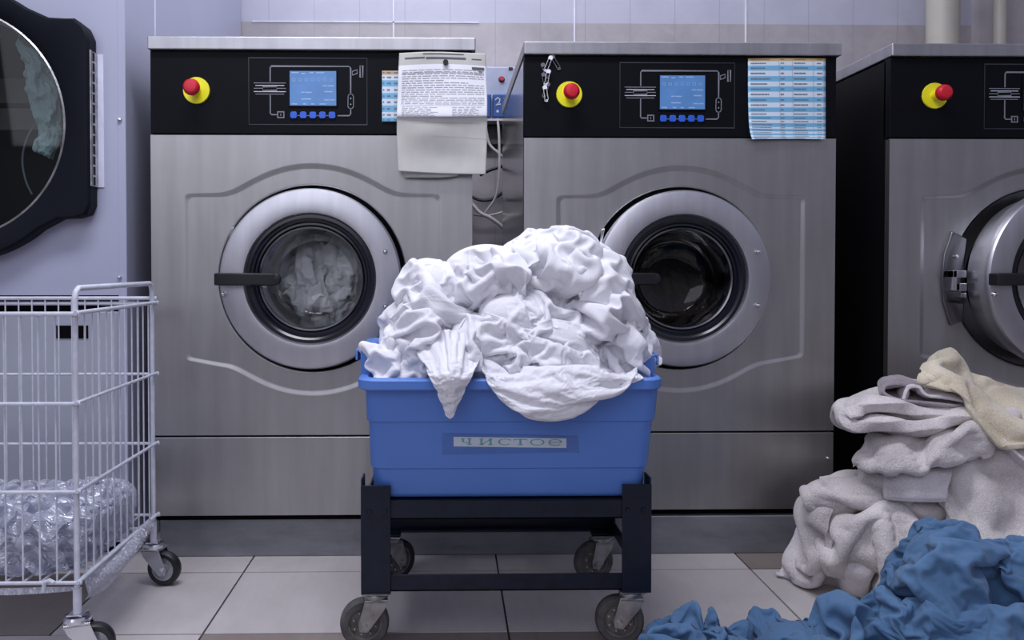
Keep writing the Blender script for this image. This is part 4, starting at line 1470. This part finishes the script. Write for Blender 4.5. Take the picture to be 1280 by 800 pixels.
# end grips: raised moulded brackets with an outward lip
for sx, xe in ((-1, RM[0]), (1, RM[1])):
    mb = MB()
    ya, yb = -.47, -.22
    zt_ = P(462, 430, -.36).z if sx < 0 else P(820, 436, -.36).z
    def bb(xa, xb, y0_, y1_, za, zb_):
        mb.box(min(xa, xb), max(xa, xb), y0_, y1_, za, zb_, 'bin_blue')
    xi = xe - sx * .020
    bb(xi, xi - sx * .006, ya, yb, ZR - .006, zt_)
    bb(xi, xe - sx * .0, ya, ya + .006, ZR - .015, zt_)
    bb(xi, xe - sx * .0, yb - .006, yb, ZR - .015, zt_)
    bb(xi, xe + sx * .010, ya + .012, yb - .012, zt_ - .006, zt_)
    bb(xe + sx * .006, xe + sx * .011, ya + .012, yb - .012, zt_ - .022, zt_)
    bb(xi, xe + sx * .004, (ya + yb) / 2 - .003, (ya + yb) / 2 + .003, ZR - .012, zt_ - .003)
    mb.build('grip', root, bevel=.003)
# label: clear film, tape strip, letters
def front_y(z):
    t = (z - ZBB) / (ZR - ZBB)
    return B0[2] + (B1[2] - B0[2]) * t - .0035
def fp(px, py, off):
    for _ in range(1):
        y = -.505
        for _ in range(4):
            q = P(px, py, y); y = front_y(q.z) - off
    return P(px, py, y)
def quad(mb, pts, off, mat):
    mb.add([tuple(fp(a, c, off)) for a, c in pts], [tuple(range(len(pts)))], mat)
mb = MB(); quad(mb, [(553, 542), (722, 545), (724, 566), (718, 565), (553, 568)], .0006, 'tape_film'); quad(mb, [(564, 543), (716, 546), (716, 562), (564, 562)], .0008, 'tape_film')
lb = mb.build('label_film', root, smooth=False)
mb = MB(); quad(mb, [(567, 546), (708, 548), (708, 560), (567, 558)], .0014, 'tape')
ls = mb.build('label_strip', lb, smooth=False)
tag(ls, 'pale paper strip lettered in green')
# letters in a 0..1 box each, y down: drawn as ribbons of varying width
def ribbon(mb, T, pts, w, mat):
    for (a, c), (wa, wb) in zip(zip(pts[:-1], pts[1:]), zip(w[:-1], w[1:])):
        d = (c[0] - a[0], (c[1] - a[1])); l = math.hypot(*d) or 1
        nx, ny = -d[1] / l, d[0] / l
        ex_, ey_ = d[0] / l * .0, d[1] / l * .0
        q = [(a[0] + nx * wa - ex_, a[1] + ny * wa - ey_), (c[0] + nx * wb + ex_, c[1] + ny * wb + ey_), (c[0] - nx * wb + ex_, c[1] - ny * wb + ey_), (a[0] - nx * wa - ex_, a[1] - ny * wa - ey_)]
        mb.add([T(*z) for z in q], [(0, 1, 2, 3)], mat)
mb = MB()
def bar(T, x0, x1, y0, y1):
    mb.add([T(x0, y0), T(x1, y0), T(x1, y1), T(x0, y1)], [(0, 1, 2, 3)], 'letter_green')
def ell(T, cx, cy, rx, ry, a0, a1, thick=1.6, thin=.7, n=22):
    pts = []
    for i in range(n + 1):
        a = R(a0 + (a1 - a0) * i / n)
        hx = thick * abs(math.cos(a)) + .2; hy = thin
        pts.append(((cx + rx * math.cos(a), cy - ry * math.sin(a)), (cx + (rx - hx * 1.3) * math.cos(a), cy - (ry - hy * 1.2) * math.sin(a))))
    for (p, q), (p2, q2) in zip(pts[:-1], pts[1:]):
        mb.add([T(*p), T(*p2), T(*q2), T(*q)], [(0, 1, 2, 3)], 'letter_green')
def mkT(px0, dy): return lambda x, y: tuple(fp(px0 + x, 548 + dy + y * .98, .0017))
# Ч
T = mkT(576, .0); bar(T, 0, 5.5, 0, .8); bar(T, 1.4, 3.8, 0, 4); ell(T, 7.2, 3.6, 5.8, 2.2, 180, 290); bar(T, 9.5, 12, 0, 8); bar(T, 7.6, 13.8, 0, .8); bar(T, 7.6, 13.8, 7.2, 8)
# И
T = mkT(599, .3); bar(T, 0, 5.6, 0, .8); bar(T, 1.5, 4, 0, 8); bar(T, 0, 5.6, 7.2, 8); bar(T, 11.4, 17, 0, .8); bar(T, 13, 15.5, 0, 8); bar(T, 11.4, 17, 7.2, 8)
mb.add([T(3.6, 6.6), T(13.4, .8), T(13.4, 2.0), T(3.6, 7.8)], [(0, 1, 2, 3)], 'letter_green')
# С
T = mkT(622, .5); ell(T, 9, 4, 8.4, 4.2, 38, 322); bar(T, 15.0, 16.2, 0, 2.4)
# Т
T = mkT(642, .7); bar(T, 0, 17, 0, .9); bar(T, 7.2, 9.8, 0, 8); bar(T, 5, 12, 7.2, 8); bar(T, 0, 1.1, 0, 2.4); bar(T, 15.9, 17, 0, 2.4)
# О
T = mkT(662, .9); ell(T, 9.5, 4, 9.2, 4.2, 0, 360)
# е
T = mkT(685, 1.1); ell(T, 9, 4, 8.6, 4.2, 0, 325); bar(T, 1.6, 17, 3.6, 4.4)
mb.build('lettering', ls, smooth=False)

#=====CART=====
CX1 = -.675; CX0 = -1.25; CYF, CYR = -.542, -.165
root = thing('wire_trolley', 'white wire laundry trolley on casters with plastic wrap lying inside', 'trolley', ((CX0 + CX1) / 2, (CYF + CYR) / 2, 0))
zr, zm1, zm2, zb3 = .644, .482, .322, .157
pr_ = .0052
for (x, y) in ((CX1, CYF), (CX1, CYR), (CX0, CYF), (CX0, CYR)):
    mb = MB(); mb.tube([(x, y, .100), (x, y, zr + .001)], pr_, 'cart_white', 12)
    mb.tube([(x, y, .098), (x, y, zb3 - .012)], .0075, 'cart_white', 12)
    mb.build('post', root)
for z, nm in ((zr, 'top_rim'), (zr + .012, 'upper_rim'), (zm1, 'middle_ring'), (zm2, 'lower_ring'), (zb3, 'base_ring')):
    mb = MB()
    r_ = .0042 if nm in ('top_rim', 'upper_rim') else .0034
    o_ = .0075
    if nm == 'upper_rim':
        mb.tube([(CX0, CYR + .004, z), (CX1 + .010, CYR + .004, z)], r_, 'cart_white', 10)
    else:
        mb.tube([(CX0 - .01, CYF - o_, z), (CX1 + .012, CYF - o_, z)], r_, 'cart_white', 10)
        mb.tube([(CX0 - .01, CYR + o_, z), (CX1 + .012, CYR + o_, z)], r_, 'cart_white', 10)
        mb.tube([(CX1 + .007, CYF - .014, z + .002), (CX1 + .007, CYR + .014, z + .002)], r_, 'cart_white', 10)
        mb.tube([(CX0 - .007, CYF - .014, z + .002), (CX0 - .007, CYR + .014, z + .002)], r_, 'cart_white', 10)
    mb.build(nm, root)
def hoop(x):
    zt_ = .690
    pts = [(x, CYF, zr - .01), (x, CYF, zt_ - .018), (x, CYF + .004, zt_ - .007), (x, CYF + .014, zt_), (x, CYR - .014, zt_), (x, CYR - .004, zt_ - .007), (x, CYR, zt_ - .018), (x, CYR, zr - .01)]
    mb = MB(); mb.tube(pts, .0055, 'cart_white', 12); mb.build('handle_hoop', root)
hoop(CX1); hoop(CX0)
wr = .0017
def wires(name, pts):
    mb = MB()
    for (x, y) in pts: mb.tube([(x, y, zb3 - .002), (x, y, zr + (.012 if y > -.2 and x < CX1 else .002))], wr, 'cart_white', 6)
    mb.build(name, root)
nx = 18
wires('front_wires', [(CX1 - .0306 * i - .004, CYF - .003) for i in range(1, nx)])
wires('back_wires', [(CX1 - .0300 * i - .003, CYR + .003) for i in range(1, nx)])
wires('side_wires', [(CX1 + .003, CYF + (CYR - CYF) * i / 12) for i in range(1, 12)])
wires('far_side_wires', [(CX0 - .003, CYF + (CYR - CYF) * i / 12) for i in range(1, 12)])
mb = MB()
for i in range(0, 19): mb.tube([(CX0 + (CX1 - CX0) * i / 18, CYF - .006, zb3), (CX0 + (CX1 - CX0) * i / 18, CYR + .006, zb3)], .0022, 'cart_white', 6)
for i in range(1, 5): mb.tube([(CX0, CYF + (CYR - CYF) * i / 5, zb3 - .004), (CX1, CYF + (CYR - CYF) * i / 5, zb3 - .004)], .003, 'cart_white', 6)
mb.build('base_grid', root)
mb = MB(); mb.tube([(CX1 - .055, CYF - .012, zb3 - .014), (CX1 - .052, CYF - .013, zb3 + .004), (CX1 - .044, CYF - .013, zb3 + .007), (CX1 - .036, CYF - .012, zb3 + .002)], .004, 'cart_white', 8); mb.build('hook', root)
for (x, y, ang, off) in ((CX1, CYF, 20, .026), (CX1, CYR, -8, .026), (CX0, CYF, 40, .02), (CX0, CYR, 10, .02)):
    caster(root, x, y, .1, .0385, off, ang, 'rubber_black', 'wheel_core_light', 'chrome', wdt=.022, plate=.028)

# polythene heap
b0 = cap(((CX0 + CX1) / 2 + .01, (CYF + CYR) / 2, .190), (.266, .176, .068), 190, 150, 125, (0, -.3, .95), pw=5, noise_amp=.035, seed=5)
q = drape(b0, 1.7, 1.6, seed=12, levels=((.7, 16, 5), (1.0, 12, 4)), attract=.02, bend=.02, amp=.007, cells=(20, 16), vary=.6, grav=.0001, fine=1.1)
q[..., 0] = np.clip(q[..., 0], CX0 + .008, CX1 - .006); q[..., 1] = np.clip(q[..., 1], CYF + .004, CYR - .004); q[..., 2] = np.clip(q[..., 2], zb3 + .004, None)
grid_obj('plastic_wrap', q, 'polythene', sub=1, label='crumpled clear plastic wrap lying in the bottom of the white wire trolley', cat='plastic wrap')
nt_ = [[(104, 722, -.50), (130, 700, -.42), (160, 672, -.32), (188, 648, -.21)], [(108, 734, -.51), (140, 708, -.43), (168, 680, -.33), (192, 655, -.21)],
       [(110, 744, -.51), (146, 716, -.42), (170, 690, -.34), (186, 668, -.24)], [(106, 750, -.49), (135, 734, -.42), (158, 706, -.35), (176, 684, -.28)]]
q = buckle(net(nt_, 60, 90), 1.2, 1.1, seed=19, steps=25, attract=.05, bend=.15, amp=.004, cells=(8, 14))
grid_obj('plastic_wrap', q, 'polythene', sub=1, label='flap of clear plastic hanging below the side of the white wire trolley', cat='plastic wrap')
nt_ = [[(-80, 733, -.52), (0, 735, -.53), (50, 734, -.53), (96, 733, -.53)], [(-80, 742, -.525), (0, 744, -.535), (50, 742, -.535), (90, 739, -.53)]]
q = buckle(net(nt_, 14, 90), 1.1, 1.15, seed=20, steps=25, attract=.05, bend=.15, amp=.003, cells=(3, 14))
grid_obj('plastic_wrap', q, 'polythene', sub=1, label='edge of clear plastic sagging under the front of the white wire trolley', cat='plastic wrap')

#=====LAUNDRY=====
HC = lump(648, 430, 1.65)
HE = [E(648, 440, 1.65, .225, .15, .10),
      E(698, 326, 1.66, .100, .11, .062, -8), E(610, 338, 1.66, .100, .11, .056, 10), E(545, 368, 1.64, .066, .10, .092, 38),
      E(515, 422, 1.62, .060, .10, .062, 10), E(738, 355, 1.66, .062, .10, .062, -40), E(758, 405, 1.63, .072, .10, .060, -42),
      E(655, 405, 1.60, .10, .10, .085, -15), E(700, 430, 1.57, .085, .08, .060, -20), E(590, 425, 1.57, .075, .08, .06, 20), E(780, 442, 1.63, .040, .09, .030, -30)]


def in_bin(q):
    low = np.clip((ZR + .012 - q[..., 2]) / .012, 0, 1)
    q[..., 0] += low * (np.clip(q[..., 0], B1[0] + .008, B1[1] - .008) - q[..., 0])
    q[..., 1] += low * (np.clip(q[..., 1], B1[2] + .008, B1[3] - .008) - q[..., 1])
    return q


WS = [
    # centre, lumps, theta, axis, spin, exu, exv, n, tuck, seed, kwargs, label
    (HC, HE, 120, (0, -.62, .78), 0, 1.45, 1.35, 200, 0, 1, {}, 'wide white sheet filling the middle of the blue bin under the others'),
    (lump(678, 350, 1.67), [E(698, 322, 1.66, .105, .118, .066, -8), E(742, 345, 1.65, .060, .10, .058, -35), E(638, 338, 1.66, .08, .10, .052, 12)], 100, (.1, -.55, .85), 60, 1.7, 1.15, 130, .4, 2, {}, 'white sheet heaped at the very top of the laundry pile'),
    (lump(560, 370, 1.65), [E(602, 336, 1.66, .095, .11, .058, 8), E(545, 362, 1.64, .062, .10, .085, 42), E(506, 402, 1.62, .040, .07, .055, 30)], 105, (-.3, -.6, .75), 40, 1.35, 1.15, 130, .4, 3, {}, 'smooth white sheet curving over the upper left of the laundry pile'),
    (lump(545, 425, 1.60), [E(532, 408, 1.59, .072, .09, .078, 15), E(565, 440, 1.57, .07, .08, .050)], 100, (-.25, -.85, .4), 110, 1.6, 1.15, 130, .4, 4, {}, 'white sheet bulging at the left of the laundry pile'),
    (lump(770, 400, 1.64), [E(740, 375, 1.61, .062, .09, .066, -48), E(776, 425, 1.60, .060, .09, .054, -40)], 105, (.35, -.8, .45), 40, 1.75, 1.1, 140, .4, 5, {}, 'white sheet tumbling down the right side of the laundry pile'),
    (lump(670, 415, 1.58), [E(640, 400, 1.57, .080, .075, .062, -25), E(700, 425, 1.545, .085, .07, .050, -25)], 100, (0, -.9, .4), 75, 1.6, 1.15, 140, .4, 6, {}, 'white sheet bulging at the front centre of the laundry pile'),
    (lump(484, 450, 1.56), [E(484, 450, 1.58, .020, .045, .024, 10), E(500, 455, 1.57, .026, .045, .022)], 110, (-.2, -.8, .5), 0, 1.5, 1.3, 60, .2, 7, {}, 'small white cloth poking out at the left corner of the bin'),
]
for (c, ells, th, ax, spin, eu, ev, n, tuck, sd, kw, lab) in WS:
    b0 = rough(ucap(c, ells, n, n, th, ax, spin, tuck=tuck, k=45), sd)
    a_ = dict(levels=((.2, 40, 6), (.5, 25, 5), (1.0, 16, 4)), attract=.0035, bend=.08, amp=.010, cells=(7, 7), grav=.0005, fine=1.08, vary=.5)
    a_.update(kw)
    q = drape(b0, eu, ev, seed=500 + sd, cores=shr(ells, .82), **a_)
    q = in_bin(q)
    grid_obj('white_sheet', q, 'sheet_white', sub=1, label=lab, cat='sheet', group='white sheets heaped in the blue bin')
# swag over the front rim
nt_ = [[(596, 395, -.43), (650, 380, -.45), (710, 388, -.45), (770, 405, -.42), (796, 428, -.42)],
       [(598, 432, -.475), (650, 415, -.495), (710, 418, -.505), (765, 428, -.48), (797, 447, -.46)],
       [(603, 458, -.53), (650, 450, -.545), (705, 450, -.555), (755, 452, -.545), (796, 463, -.52)],
       [(615, 477, -.556), (655, 484, -.572), (700, 484, -.577), (745, 473, -.572), (792, 471, -.556)],
       [(622, 484, -.560), (655, 505, -.566), (695, 513, -.568), (730, 501, -.566), (783, 477, -.560)]]
b0 = net(nt_, 120, 190)
q = drape(b0, 1.45, 1.12, seed=31, levels=((.085, 40, 6), (.25, 20, 5), (.6, 10, 5), (1.0, 6, 4)), attract=.0015, amp=.008, cells=(5, 3), grav=.0003, vary=.4, fine=1.0)
q[..., 1] = np.minimum(q[..., 1], np.where(q[..., 2] < ZR + .004, -.5495, 9))
grid_obj('white_sheet', q, 'sheet_white', sub=1, thick=.001, label='white sheet swagged over the front rim of the blue bin', cat='sheet', group='white sheets heaped in the blue bin')
nt_ = [[(512, 425, -.47), (560, 412, -.50), (608, 428, -.47)], [(528, 450, -.53), (562, 442, -.555), (598, 452, -.54)],
       [(539, 472, -.562), (563, 466, -.585), (590, 468, -.566)], [(549, 494, -.560), (564, 492, -.574), (579, 490, -.562)], [(558, 520, -.560), (561, 522, -.564), (564, 519, -.560)]]
q = drape(net(nt_, 90, 80), 1.03, 1.18, seed=32, levels=((.16, 30, 6), (.5, 12, 5)), attract=.004, amp=.008, cells=(3, 4), grav=.0002, vary=.5, fine=1.02)
grid_obj('white_sheet', q, 'sheet_white', sub=1, thick=.001, label='pointed white sheet corner hanging over the front rim of the blue bin', cat='sheet', group='white sheets heaped in the blue bin')

#=====BLUE=====
BL = [
    (lump(1225, 750, 1.40), [E(1245, 742, 1.41, .130, .12, .110), E(1178, 702, 1.42, .068, .08, .064, 10), E(1180, 740, 1.38, .075, .09, .09)], 122, (-.15, -.7, .7), 30, 170, 1, 'big blue linen heap rising in the right foreground in front of the towels'),
    (lump(1160, 800, 1.34), [E(1160, 808, 1.34, .085, .09, .068, 10), E(1225, 798, 1.31, .085, .08, .066)], 118, (-.1, -.7, .7), 60, 140, 2, 'blue linen lump low in front of the big blue heap'),
    (lump(1005, 812, 1.43), [E(1005, 812, 1.43, .100, .09, .050), E(1055, 808, 1.40, .05, .07, .045)], 118, (0, -.6, .8), 20, 130, 3, 'pale blue linen lying flat between two blue heaps'),
    (lump(878, 805, 1.43), [E(862, 812, 1.43, .042, .065, .055, 0), E(902, 818, 1.42, .055, .065, .052)], 118, (-.1, -.7, .7), -20, 130, 4, 'blue linen bundle beside the right front wheel of the trolley'),
]
for (c, ells, th, ax, spin, n, sd, lab) in BL:
    b0 = rough(ucap(c, ells, n, n, th, ax, spin, k=50), sd + 20, .016, .010)
    q = drape(b0, 2.0, 1.5, seed=600 + sd, levels=((.13, 60, 6), (.35, 26, 5), (1.0, 12, 4)), cores=shr(ells, .78), attract=.0028, bend=.13, amp=.016, cells=(7, 7), grav=.0004, floor=.004, fine=1.05, vary=.5)
    grid_obj('blue_linen', q, 'linen_blue', sub=1, label=lab, cat='linen', group='blue linen dropped on the floor')

#=====TOWELS=====
def towel(name, rows, n, m, mat, label, thick=.012, exu=1.06, exv=1.06, seed=1, attract=.006, amp=.006, bend=.4, cells=(4, 4), hem=None, disp=.0010, floor=.008, grav=.0003, lv=.17, fine=1.01):
    b0 = net(rows, n, m)
    q = drape(b0, exu, exv, seed=seed, levels=((lv, 40, 6),), attract=attract, bend=bend, amp=amp, cells=cells, floor=floor, grav=grav, fine=fine, vary=.4)
    mats = [mat, 'hem_band'] if hem else None
    return grid_obj(name, q, mat, thick=thick, sub=1, label=label, cat='towel', group='used towels piled on the floor', disp=disp, mats=mats, facemat=hem)


# lower body of the pile
towel('towel', [[(1002, 628, -.10), (1050, 600, -.08), (1120, 590, -.06), (1200, 600, -.06), (1310, 600, -.08)],
                [(1006, 642, -.20), (1060, 622, -.22), (1120, 618, -.24), (1190, 625, -.26), (1310, 640, -.30)],
                [(1020, 672, -.27), (1050, 652, -.31), (1110, 642, -.34), (1180, 660, -.37), (1310, 690, -.40)],
                [(1032, 704, -.29), (1055, 690, -.33), (1095, 685, -.36), (1160, 710, -.42), (1310, 740, -.46)],
                [(1046, 722, -.25), (1070, 728, -.28), (1100, 735, -.31), (1128, 752, -.34), (1310, 790, -.44)]],
      110, 120, 'terry_grey', 'large grey towel spread over the bottom of the towel pile', exu=1.14, exv=1.22, seed=71, attract=.006, amp=.010, cells=(4, 7), thick=.013, lv=.24, bend=.25)
towel('towel', [[(1004, 656, -.12), (1034, 655, -.20), (1062, 665, -.27), (1096, 680, -.31)],
                [(994, 682, -.14), (1020, 680, -.23), (1050, 690, -.30), (1092, 706, -.34)],
                [(980, 708, -.15), (1008, 712, -.235), (1044, 716, -.285), (1086, 726, -.33)],
                [(969, 723, -.15), (1000, 729, -.190), (1040, 737, -.215), (1082, 748, -.26)]],
      80, 90, 'terry_pale', 'pale towel end creeping out onto the floor tiles at the left of the pile', exu=1.12, exv=1.25, seed=52, attract=.004, amp=.010, cells=(3, 3), thick=.009,
      hem=lambda a, c: 1 if a > .93 else 0)
towel('towel', [[(1025, 600, -.10), (1100, 590, -.10), (1190, 608, -.12)], [(1012, 606, -.18), (1090, 600, -.22), (1188, 614, -.25)], [(1006, 616, -.26), (1050, 608, -.29), (1188, 626, -.32)],
                [(1010, 630, -.285), (1090, 624, -.325), (1186, 636, -.335)], [(1022, 640, -.27), (1090, 636, -.31), (1182, 646, -.31)], [(1034, 640, -.24), (1090, 640, -.27), (1180, 648, -.28)]],
      70, 100, 'terry_grey', 'grey towel folded into a long roll low in the towel pile', thick=.018, exu=1.06, exv=1.08, seed=53, amp=.006, attract=.01)
towel('towel', [[(1020, 612, -.14), (1032, 612, -.24), (1046, 628, -.30)], [(1006, 630, -.15), (1018, 636, -.25), (1036, 652, -.31)], [(1006, 655, -.15), (1014, 664, -.25), (1034, 680, -.31)], [(998, 676, -.15), (1006, 690, -.24), (1026, 700, -.29)], [(990, 694, -.15), (996, 704, -.21), (1016, 712, -.25)]],
      60, 50, 'terry_grey', 'grey towel fold standing at the left edge of the pile above the floor', thick=.016, exu=1.2, exv=1.1, seed=54, cells=(4, 3), amp=.008, attract=.005)
towel('towel', [[(1165, 552, -.16), (1225, 540, -.16), (1320, 530, -.16)], [(1160, 562, -.29), (1225, 550, -.31), (1320, 545, -.32)], [(1168, 604, -.34), (1230, 600, -.37), (1320, 600, -.38)],
                [(1186, 650, -.38), (1240, 650, -.41), (1320, 660, -.43)], [(1200, 705, -.42), (1250, 705, -.45), (1320, 720, -.46)]],
      100, 90, 'terry_grey', 'thick grey towel hanging down the right side of the pile above the blue linen', thick=.016, exu=1.06, exv=1.12, seed=55, attract=.004, amp=.008, cells=(2, 4))
towel('towel', [[(1090, 572, -.14), (1140, 572, -.16), (1190, 580, -.2)], [(1078, 586, -.25), (1110, 584, -.30), (1150, 590, -.31)], [(1080, 600, -.295), (1112, 602, -.325), (1160, 612, -.33)], [(1094, 610, -.27), (1120, 618, -.29), (1170, 622, -.30)]],
      50, 60, 'terry_grey', 'grey towel fold peeking out behind the small pale folded towel', thick=.018, seed=56)
towel('towel', [[(1116, 578, -.20), (1150, 576, -.22), (1200, 580, -.24)], [(1106, 588, -.32), (1145, 584, -.35), (1190, 588, -.355)], [(1104, 605, -.345), (1145, 603, -.375), (1184, 606, -.375)], [(1106, 623, -.350), (1145, 626, -.380), (1180, 626, -.380)]],
      50, 60, 'terry_pale', 'small pale folded towel with a flat hem in the middle of the pile', thick=.012, seed=57, exu=1.02, exv=1.02, amp=.002,
      hem=lambda a, c: 1 if a > .88 or c < .05 else 0)
towel('towel', [[(1102, 525, -.12), (1150, 520, -.12), (1200, 515, -.12), (1245, 515, -.12), (1275, 520, -.12)],
                [(1092, 538, -.25), (1140, 535, -.29), (1190, 525, -.31), (1232, 520, -.31), (1265, 525, -.29)],
                [(1078, 558, -.31), (1120, 556, -.355), (1165, 550, -.37), (1206, 540, -.385), (1242, 545, -.35)],
                [(1068, 575, -.32), (1108, 580, -.37), (1150, 577, -.39), (1188, 560, -.39), (1238, 560, -.355)],
                [(1067, 582, -.315), (1106, 589, -.365), (1150, 586, -.385), (1192, 580, -.40), (1234, 568, -.365)]],
      80, 120, 'terry_grey', 'grey towel draped high in the pile, with a wavy pale front hem', thick=.012, exu=1.03, exv=1.14, seed=58, attract=.008, cells=(3, 5), amp=.006,
      hem=lambda a, c: 1 if a > .95 else 0)
towel('towel', [[(1228, 508, -.10), (1230, 510, -.22), (1232, 516, -.34)], [(1165, 502, -.10), (1168, 506, -.24), (1170, 513, -.35)], [(1105, 500, -.10), (1104, 504, -.24), (1106, 511, -.355)], [(1070, 502, -.12), (1068, 506, -.24), (1070, 513, -.35)],
                [(1057, 510, -.13), (1054, 515, -.24), (1057, 521, -.34)], [(1070, 522, -.13), (1070, 526, -.24), (1072, 532, -.355)], [(1125, 520, -.13), (1125, 525, -.24), (1128, 533, -.37)], [(1180, 514, -.12), (1182, 519, -.24), (1184, 527, -.37)], [(1240, 514, -.10), (1243, 518, -.24), (1245, 526, -.36)]],
      120, 60, 'terry_grey', 'grey towel folded double, its rounded fold jutting left below the mauve towel', thick=.026, seed=59, amp=.005, cells=(6, 3), attract=.012, exv=1.08)
towel('towel', [[(1150, 478, -.16), (1152, 482, -.24), (1154, 486, -.30)], [(1128, 472, -.16), (1126, 475, -.24), (1128, 480, -.30)], [(1110, 472, -.16), (1107, 475, -.24), (1108, 481, -.31)], [(1106, 482, -.16), (1103, 486, -.24), (1106, 491, -.32)],
                [(1120, 491, -.16), (1120, 494, -.24), (1124, 499, -.33)], [(1150, 494, -.16), (1152, 498, -.24), (1158, 503, -.345)], [(1205, 498, -.16), (1206, 502, -.24), (1210, 508, -.345)]],
      90, 40, 'terry_mauve', 'mauve towel with a looped left fold lying on the grey towels', thick=.007, seed=60, amp=.003, cells=(7, 3), attract=.02, disp=.001, bend=.3)
towel('towel', [[(1126, 498, -.17), (1127, 499, -.25), (1129, 500, -.325)], [(1130, 482, -.17), (1131, 483, -.25), (1134, 486, -.32)], [(1145, 476, -.17), (1146, 480, -.25), (1149, 484, -.325)], [(1156, 486, -.17), (1157, 489, -.25), (1160, 494, -.33)], [(1192, 491, -.17), (1194, 496, -.25), (1198, 501, -.345)],
                [(1222, 500, -.17), (1226, 508, -.26), (1230, 514, -.35)], [(1250, 545, -.18), (1252, 548, -.28), (1256, 552, -.39)], [(1294, 580, -.2), (1296, 584, -.30), (1300, 590, -.41)]],
      110, 40, 'terry_pale', 'pale mauve towel rippling out from under the cream towel', thick=.007, seed=61, amp=.003, cells=(9, 3), attract=.02, disp=.001, bend=.3)
towel('towel', [[(1164, 452, -.17), (1187, 437, -.17), (1206, 462, -.15), (1248, 478, -.15), (1330, 510, -.15)],
                [(1156, 458, -.24), (1184, 446, -.24), (1206, 472, -.24), (1246, 492, -.25), (1325, 532, -.28)],
                [(1150, 468, -.30), (1176, 466, -.31), (1206, 482, -.32), (1240, 508, -.35), (1310, 552, -.38)],
                [(1148, 478, -.31), (1172, 482, -.34), (1200, 494, -.365), (1226, 526, -.39), (1253, 560, -.41)]],
      90, 120, 'terry_cream', 'cream towel peaked on top of the pile and draped down to the right', thick=.010, exu=1.10, exv=1.08, seed=62, amp=.008, attract=.005, cells=(3, 4))

#=====LIGHT=====
def area(name, loc, rot, sx, sy, power, col):
    l = bpy.data.lights.new(name, 'AREA'); l.shape = 'RECTANGLE'; l.size = sx; l.size_y = sy; l.energy = power; l.color = col
    o = bpy.data.objects.new(name, l); COL.objects.link(o); o.location = loc; o.rotation_euler = rot
    return o
area('ceiling_tube_light', (-.3, -.95, 2.75), (0, 0, 0), 1.4, .4, 43, (.89, .905, 1.0))
area('ceiling_tube_light', (-.2, .74, 2.75), (0, 0, 0), 2.8, .25, 26, (.88, .89, 1.0))
area('added_front_light', (-1.4, -4.2, 2.6), (R(62), 0, R(-16)), 3.6, 2.2, 40, (.86, .88, 1.0))  # added area light behind the camera, enlarged to soften steel reflections
w = bpy.data.worlds.new('world'); scn.world = w; w.use_nodes = True
nt = w.node_tree
bg = nt.nodes['Background']
tc = N(nt, 'ShaderNodeTexCoord'); sp = N(nt, 'ShaderNodeSeparateXYZ'); nt.links.new(tc.outputs['Generated'], sp.inputs[0])
mr = N(nt, 'ShaderNodeMapRange'); mr.inputs[1].default_value = -1; mr.inputs[2].default_value = 1
nt.links.new(sp.outputs[2], mr.inputs[0])
c = ramp(nt, mr.outputs[0], [(0.30, (.035, .032, .034)), (0.47, (.085, .080, .095)), (0.56, (.21, .21, .265)), (0.66, (.28, .28, .37)), (1.0, (.33, .33, .44))])
nt.links.new(c, bg.inputs[0]); bg.inputs[1].default_value = 1.0
scn.view_settings.view_transform = 'Standard'
scn.view_settings.look = 'None'
scn.view_settings.exposure = 0.12
